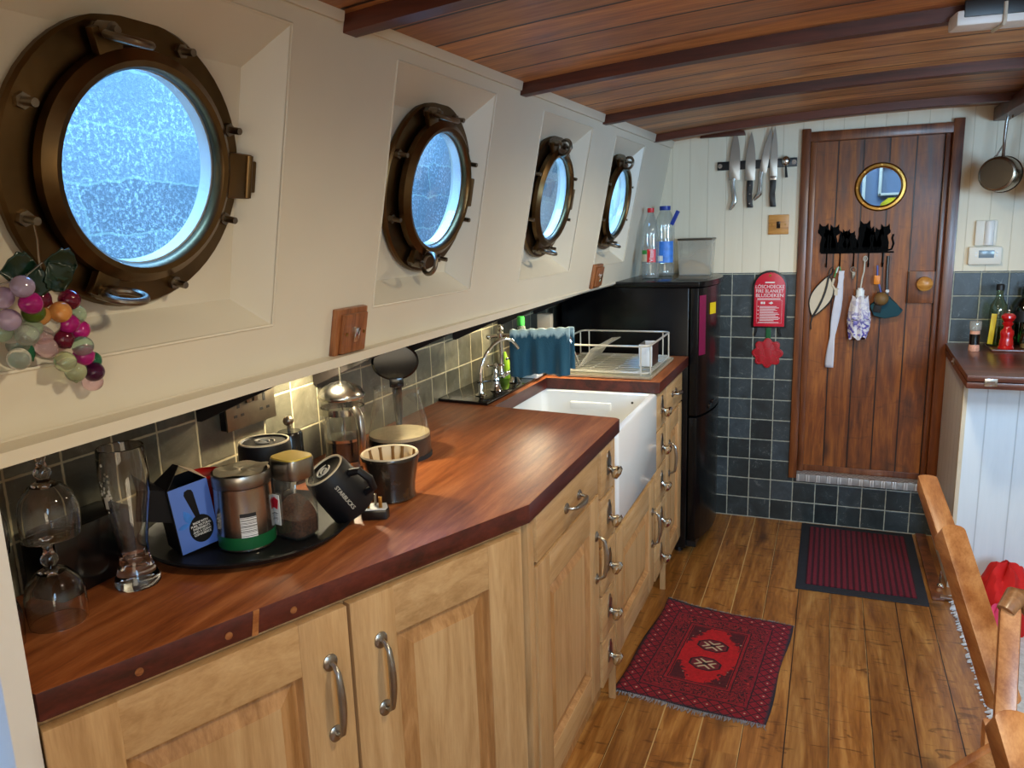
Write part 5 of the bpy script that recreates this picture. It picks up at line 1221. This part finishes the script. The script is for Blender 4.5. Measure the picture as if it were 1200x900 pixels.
# towel over the spout
t = thing('tea_towel', 'teal terry tea towel draped over the tap spout', 'towel', (-.945, 2.533, zs + .188), radians(11))
g = G()
def tw(u, v):
    x = -.105 + .215*u + .012*(v > .5)*u; s = (v - .5)*2; L = .150 if s < 0 else .105 + .03*u
    top = .020
    if abs(s) < .14: a = (s/.14)*pi/2; y = top*sin(a)*.75; z = .004 + .010*cos(a)
    else:
        k = (abs(s) - .14)/.86; y = (1 if s > 0 else -1)*(.015 + .012*k + .008*k*sin(u*17 + s) + .004*sin(u*31)*k); z = .004 - L*k - .006*k*sin(u*9)
    z += .008*u + .002*sin(u*40 + s*9)
    return Vector((x, y, z))
g.grid(tw, 60, 46); g.build('towel_cloth', 'towel', t, solid=.005)
# bottles by the taps
t = thing('dish_soap_bottle', 'greyish dish soap bottle with green cap behind the taps', 'bottle', (-1.100, 2.745, zs))
g = G(); g.lathe([(0, 0), (.030, 0), (.033, .004), (.033, .120), (.030, .150), (.018, .180), (.013, .195), (.013, .200)], n=28, sx=1.0, sy=.8); g.build('bottle_body', 'petgreen', t)
g = G(); g.lathe([(.0145, .190), (.0155, .192), (.0150, .222), (.011, .226), (0, .226)], n=20); g.build('cap', 'greencap', t)
g = G(); g.lathe([(.0336, .03), (.0336, .085)], n=28, cap0=False, cap1=False, sy=.8); g.build('label', 'logo', t)
t = thing('soap_dish', 'white dish with a green and white sponge beside the taps', 'soap dish', (-1.040, 2.690, zs))
g = G(); g.box(-.030, .035, -.035, .035, 0, .022, .005); g.build('dish', 'ceramic', t)
g = G(); g.box(-.024, .030, -.03, .03, .0225, .034, .003); g.build('sponge', 'lime', t)
t = thing('washing_bottle', 'lime green bottle standing behind the teal towel', 'bottle', (-1.130, 2.640, zs))
t.scale = (.8, .8, .75)
g = G(); g.lathe([(0, 0), (.024, 0), (.026, .003), (.025, .09), (.012, .12), (.010, .135), (0, .135)], n=22); g.build('bottle_body', 'lime', t)
t = thing('bar_soap_block', 'cream block standing at the back of the dish rack', 'block', (-1.10, 3.02, .930))
g = G(); g.box(-.030, .030, -.02, .02, 0, .215, .006); g.build('block', 'maskcream', t)

# ------------------------------------------------------------------ dish rack
t = thing('dish_rack', 'chrome wire dish rack with drip tray on the far worktop', 'dish rack', (0, 0, 0))
x0, x1, y0, y1, zz = -1.010, -.600, 2.775, 3.225, .9305
g = G(); g.box(x0, x1, y0, y1, zz, zz + .003, .001)
for a in ((x0, x1, y0, y0 + .004), (x0, x1, y1 - .004, y1), (x0, x0 + .004, y0, y1), (x1 - .004, x1, y0, y1)): g.box(*a, zz, zz + .012, .001)
g.build('drip_tray', 'foil', t)
xa, xb, ya, yb = x0 + .015, x1 - .012, y0 + .02, y1 - .02
def roundrect(z, r=.03, n=5):
    out = []
    for cx, cy, a0 in ((xb-r, yb-r, 0), (xa+r, yb-r, pi/2), (xa+r, ya+r, pi), (xb-r, ya+r, 1.5*pi)):
        out += [(cx + r*cos(a0 + pi/2*i/n), cy + r*sin(a0 + pi/2*i/n), z) for i in range(n+1)]
    return out
g = G(); g.tube(roundrect(zz + .122), .0038, n=8, closed=True); g.tube(roundrect(zz + .020), .0035, n=8, closed=True)
for x, y in ((xa, ya + .03), (xb, ya + .03), (xa, yb - .03), (xb, yb - .03), (xa + .03, yb), (xb - .03, yb), (xb - .03, ya), (xa + .03, ya)): g.tube([(x, y, zz + .012), (x, y, zz + .122)], .003, n=8)
g.build('rim_frame', 'wire', t)
g = G()
for i in range(11): y = ya + .012 + i*(yb - ya - .024)/10; g.tube([(xa, y, zz + .024), (xb, y, zz + .024)], .0019, n=6)
for i in range(4): x = xa + .05 + i*(xb - xa - .10)/3; g.tube([(x, ya, zz + .021), (x, yb, zz + .021)], .0028, n=6)
g.build('base_wires', 'wire', t)
g = G()
for i in range(10):
    y = ya + .035 + i*(yb - ya - .10)/9; g.tube([(xa + .095, y, zz + .024), (xa + .150, y + .004, zz + .100), (xa + .185, y + .004, zz + .104)], .0019, n=6)
g.tube([(xa + .150, ya + .035, zz + .100), (xa + .150, yb - .06, zz + .100)], .0022, n=6); g.tube([(xa + .185, ya + .035, zz + .104), (xa + .185, yb - .06, zz + .104)], .0022, n=6)
for i in range(7):
    x = xa + .010 + i*.012; g.tube([(x, ya + .01, zz + .118), (x + .020, ya + .05, zz + .028)], .0019, n=6)
g.build('plate_rack', 'wire', t)
t = thing('cutlery_box', 'white and steel cutlery holder standing in the dish rack corner', 'cutlery holder', (-.650, 2.965, zz + .0265))
g = G(); g.box(-.026, .026, -.056, -.053, 0, .085, .001); g.box(-.026, .026, .053, .056, 0, .085, .001); g.box(-.026, .026, -.053, .053, 0, .003); g.build('end_plates', 'wplastic', t)
g = G(); g.box(-.027, -.0255, -.055, .055, 0, .085); g.box(.0255, .027, -.055, .055, 0, .085); g.build('side_plates', 'pandark', t)

# ------------------------------------------------------------------ rugs on the floor
mesh_at('door_mat', 'rubber', (.170, 3.527, 0.0002), lambda g: g.box(-.246, .246, -.372, .372, 0, .006, .0015), 'ribbed wine red door mat with a black rubber edge', 'door mat')
g = G(); g.box(-.208, .208, -.325, .325, .0055, .0095, .001); g.build('carpet_ribs', 'matred', bpy.data.objects['door_mat'])
t = thing('patterned_rug', 'small dark red patterned rug with grey fringes on the floorboards', 'rug', (-.334, 2.520, .0004), radians(-4.5))
hw, hl = .240, .325
M['rug'] = m_rug(hw, hl)
def rg(u, v, z=0.0):
    x = -hw + 2*hw*u; y = -hl + 2*hl*v; lift = .016*max(0, 1 - math.hypot(x + hw, y - hl)/.10)
    return Vector((x + .004*sin(v*9), y + .004*sin(u*8) - .02*(u - .5)*(v - .4), .0045 + .0012*sin(u*11)*sin(v*9) + lift))
g = G(); g.grid(rg, 30, 40); g.build('pile', 'rug', t, solid=.006)
for s in (0, 1):
    g = G()
    for i in range(92):
        u = i/91; p = rg(u, s); d = (1 if s else -1); L = random.uniform(.010, .022)
        g.tube([p, p + Vector((random.uniform(-.004, .004), d*L*.5, -.001)), p + Vector((random.uniform(-.007, .007), d*L, -.0035 - (.015 if s and u < .2 else 0)*0))], [.0022, .0018, .0008], n=5)
    g.build('fringe', 'fringe', t)
t = thing('white_rug', 'edge of a white fringed rug on the right floor', 'rug', (0, 0, 0))
g = G()
g.prism([(.530, 2.35), (.515, 3.28), (1.2, 3.28), (1.2, 2.35)], .006, T(0, 0, .0004), .001); g.build('pile', 'fringewhite', t)
g = G()
for i in range(90):
    y = 2.36 + i*.0102; x = .530 - (y - 2.35)*.016; L = random.uniform(.016, .034)
    g.tube([(x + .004, y, .006), (x - L*.5, y + random.uniform(-.004, .004), .009), (x - L, y + random.uniform(-.006, .006), .003)], [.0055, .005, .0025], n=5)
g.build('fringe', 'fringewhite', t)
g = G(); g.tube([(.46, 3.236, .010), (.56, 3.232, .010)], .011, n=12); g.sph(.012, T(.462, 3.29, .012), 12, 6); tag(g.build('floor_stop', 'railend'), 'short wooden bar on the floor at the corner of the mat', 'bar')
t = thing('door_bolt', 'small steel bolt standing at the foot of the white cabinet', 'bolt', (.472, 3.345, 0))
g = G(); g.lathe([(0, 0), (.013, 0), (.015, .006), (.010, .018), (.004, .022), (.004, .075), (0, .077)], n=16); g.build('bolt', 'chrome', t)
# red cloth heap
t = thing('red_jacket', 'crumpled bright red garment lying against the white cabinet', 'garment', (.66, 3.14, .007))
def heap(sx, sy, h, seed, nu=44, nv=22):
    g = G(); rnd = random.Random(seed); ph = [rnd.uniform(0, 6) for _ in range(8)]
    def f(u, v):
        a = 2*pi*u; r = 1 - v; k = 1 + .12*sin(3*a + ph[0]) + .08*sin(5*a + ph[1]) + .05*sin(9*a + v*6)
        z = h*(1 - r**2.2)*(1 + .12*sin(4*a + 7*v + ph[2]) + .10*sin(7*a - 9*v + ph[3])*r + .05*sin(13*a + 12*v)*r)
        return Vector((sx*r*k*cos(a), sy*r*k*sin(a), z))
    g.grid(f, nu, nv); bmesh.ops.remove_doubles(g.b, verts=g.b.verts, dist=1e-4); return g
g = heap(.130, .150, .200, 3); 
g.build('red_cloth', 'redcloth', t)
g = heap(.060, .05, .11, 5); g.build('pink_lining', 'pink', t, loc=(-.04, -.140, 0))

# ------------------------------------------------------------------ banister in the right foreground
t = thing('stair_banister', 'varnished wooden banister with rounded ends at the lower right', 'banister', (.235, 1.05, 0))
def bar(name, a, b, w_, h_, mat='rail', ends=(1, 1), up=Vector((0, 0, 1)), parent=None, roll=0):
    a, b = Vector(a), Vector(b); d = (b - a); L = d.length; d.normalize(); s = d.cross(up).normalized(); u2 = s.cross(d)
    m = Matrix(((s.x, d.x, u2.x, a.x), (s.y, d.y, u2.y, a.y), (s.z, d.z, u2.z, a.z), (0, 0, 0, 1))) @ RY(roll)
    m = Matrix.Translation(-Vector(t.location)) @ m
    g = G(); P = []
    n = 8
    P += [(w_/2*cos(x), L - w_/2*.55 + w_/2*.55*sin(x)) for x in [i*pi/n for i in range(n+1)]] if ends[1] else [(w_/2, L), (-w_/2, L)]
    P += [(w_/2*cos(x), w_/2*.55 + w_/2*.55*sin(x)) for x in [pi + i*pi/n for i in range(n+1)]] if ends[0] else [(-w_/2, 0), (w_/2, 0)]
    g.prism(P, h_, m @ T(0, 0, -h_/2), min(w_, h_)*.22)
    return g.build(name, mat, t)
bar('upper_rail', (.262, 2.232, .800), (.282, 1.92, .746), .046, .040)
bar('handrail', (.229, 1.585, .912), (.302, 1.363, .690), .043, .040)
bar('post', (.284, 1.315, .895), (.271, 1.215, .735), .029, .030, ends=(0, 0))
g = G(); g.tube([Vector(q) - Vector(t.location) for q in ((.275, 1.30, .893), (.290, 1.318, .911), (.306, 1.328, .905), (.322, 1.324, .880), (.334, 1.318, .84))], [.013, .0165, .0165, .016, .014], n=14); g.build('post_cap', 'railend', t)
bar('end_rail', (.219, .985, .905), (.246, .86, .815), .040, .040)
bar('lower_rail', (.150, 1.075, .700), (.262, 1.05, .845), .026, .022)
bar('newel', (.255, 1.20, .76), (.262, 1.12, .0), .030, .030, ends=(0, 0), up=Vector((1, 0, 0)))

# ------------------------------------------------------------------ glass grapes hanging from the first porthole
lw = lambda u, v, w2_: LW @ Vector((u, v, w2_))
base = lw(.655, -.44, .03)
t = thing('glass_grapes', 'bunch of coloured glass grapes with green leaves hanging from a porthole stud', 'ornament', base)
loc_ = lambda u, v, w2_: lw(u, v, w2_) - base
BE = [((.623, -.45), 'lilac'), ((.616, -.468), 'lilac'), ((.632, -.47), 'mag'), ((.663, -.472), 'maroon'), ((.699, -.477), 'maroon'), ((.645, -.487), 'olive'), ((.679, -.489), 'amber'), ((.66, -.494), 'amber'), ((.714, -.498), 'mint'), ((.622, -.493), 'lilac'),
      ((.644, -.507), 'mint'), ((.673, -.508), 'clear'), ((.697, -.509), 'mag'), ((.719, -.522), 'mag'), ((.616, -.511), 'mint'), ((.632, -.512), 'clear'), ((.666, -.521), 'pink'), ((.693, -.529), 'maroon'), ((.635, -.529), 'clear'), ((.667, -.535), 'pink'),
      ((.709, -.539), 'mint'), ((.646, -.542), 'green'), ((.624, -.539), 'clear'), ((.682, -.555), 'pale'), ((.712, -.552), 'mag'), ((.733, -.566), 'green'), ((.729, -.576), 'plum'), ((.702, -.574), 'pale'), ((.733, -.595), 'pink')]
GC = dict(lilac=(.62, .50, .72, 1), mag=(.62, .02, .30, 1), maroon=(.18, .01, .04, 1), olive=(.10, .20, .02, 1), amber=(.85, .40, .12, 1), mint=(.62, .85, .68, 1), clear=(.93, .95, .90, 1), pink=(.95, .72, .78, 1), green=(.02, .22, .10, 1), pale=(.80, .90, .62, 1), plum=(.08, .01, .06, 1))
for k, c in GC.items():
    q = NT('glass_bead_' + k); M['bead_' + k] = q.fin(c, .06, IOR=1.4, Transmission_Weight=.6 if k not in ('clear', 'pink', 'mint', 'pale') else .85)
proto = {}
for i, ((u, v), c) in enumerate(BE):
    rnd = random.Random(i); d = loc_(u, v, .025 + rnd.uniform(-.012, .016) + .012*sin((v + .45)*20))
    if c not in proto:
        g = G(); g.lathe([(0, -.0135)] + [(.0135*sin(pi*j/12)*(1 - .12*cos(pi*j/12)), -.0135*cos(pi*j/12) + .002) for j in range(1, 12)] + [(0, .0175)], n=20); o = g.build('bead', 'bead_' + c, t); proto[c] = o
    else: o = proto[c].copy(); C.objects.link(o); o.parent = t
    o.location = d; o.rotation_euler = (rnd.uniform(-1, 1), rnd.uniform(-1.6, -.2), rnd.uniform(-3, 3))
def leaf(u, v, ang, s, wv):
    g = G()
    def f(a, b):
        x = s*a; h = s*.42*sin(pi*min(1, a*1.02))**.8*(1 + .22*abs(sin(a*14)))
        return Vector((x, (b - .5)*2*h, .10*s*cos((b - .5)*pi)*-1 + .15*s*sin(a*3)))
    g.grid(f, 14, 8); m = LW @ T(u, v, wv) @ RZ(ang); o = g.build('leaf', 'leaf', t, solid=.0015); o.matrix_local = Matrix.Translation(-base) @ m
for a in ((.655, -.428, 3.3, .046, .018), (.655, -.430, 4.4, .040, .022), (.668, -.425, 5.2, .042, .022), (.664, -.425, -.15, .044, .020), (.66, -.43, 3.8, .044, .014)): leaf(*a)
g = G(); st = loc_(.674, -.385, -.012); g.tube([st, loc_(.668, -.40, .002), loc_(.662, -.42, .012), loc_(.660, -.44, .02)], .0012, n=6); g.tube([loc_(.60, -.446, .03), loc_(.63, -.440, .03), loc_(.66, -.425, .02)], .001, n=6); g.build('wire', 'steel', t)
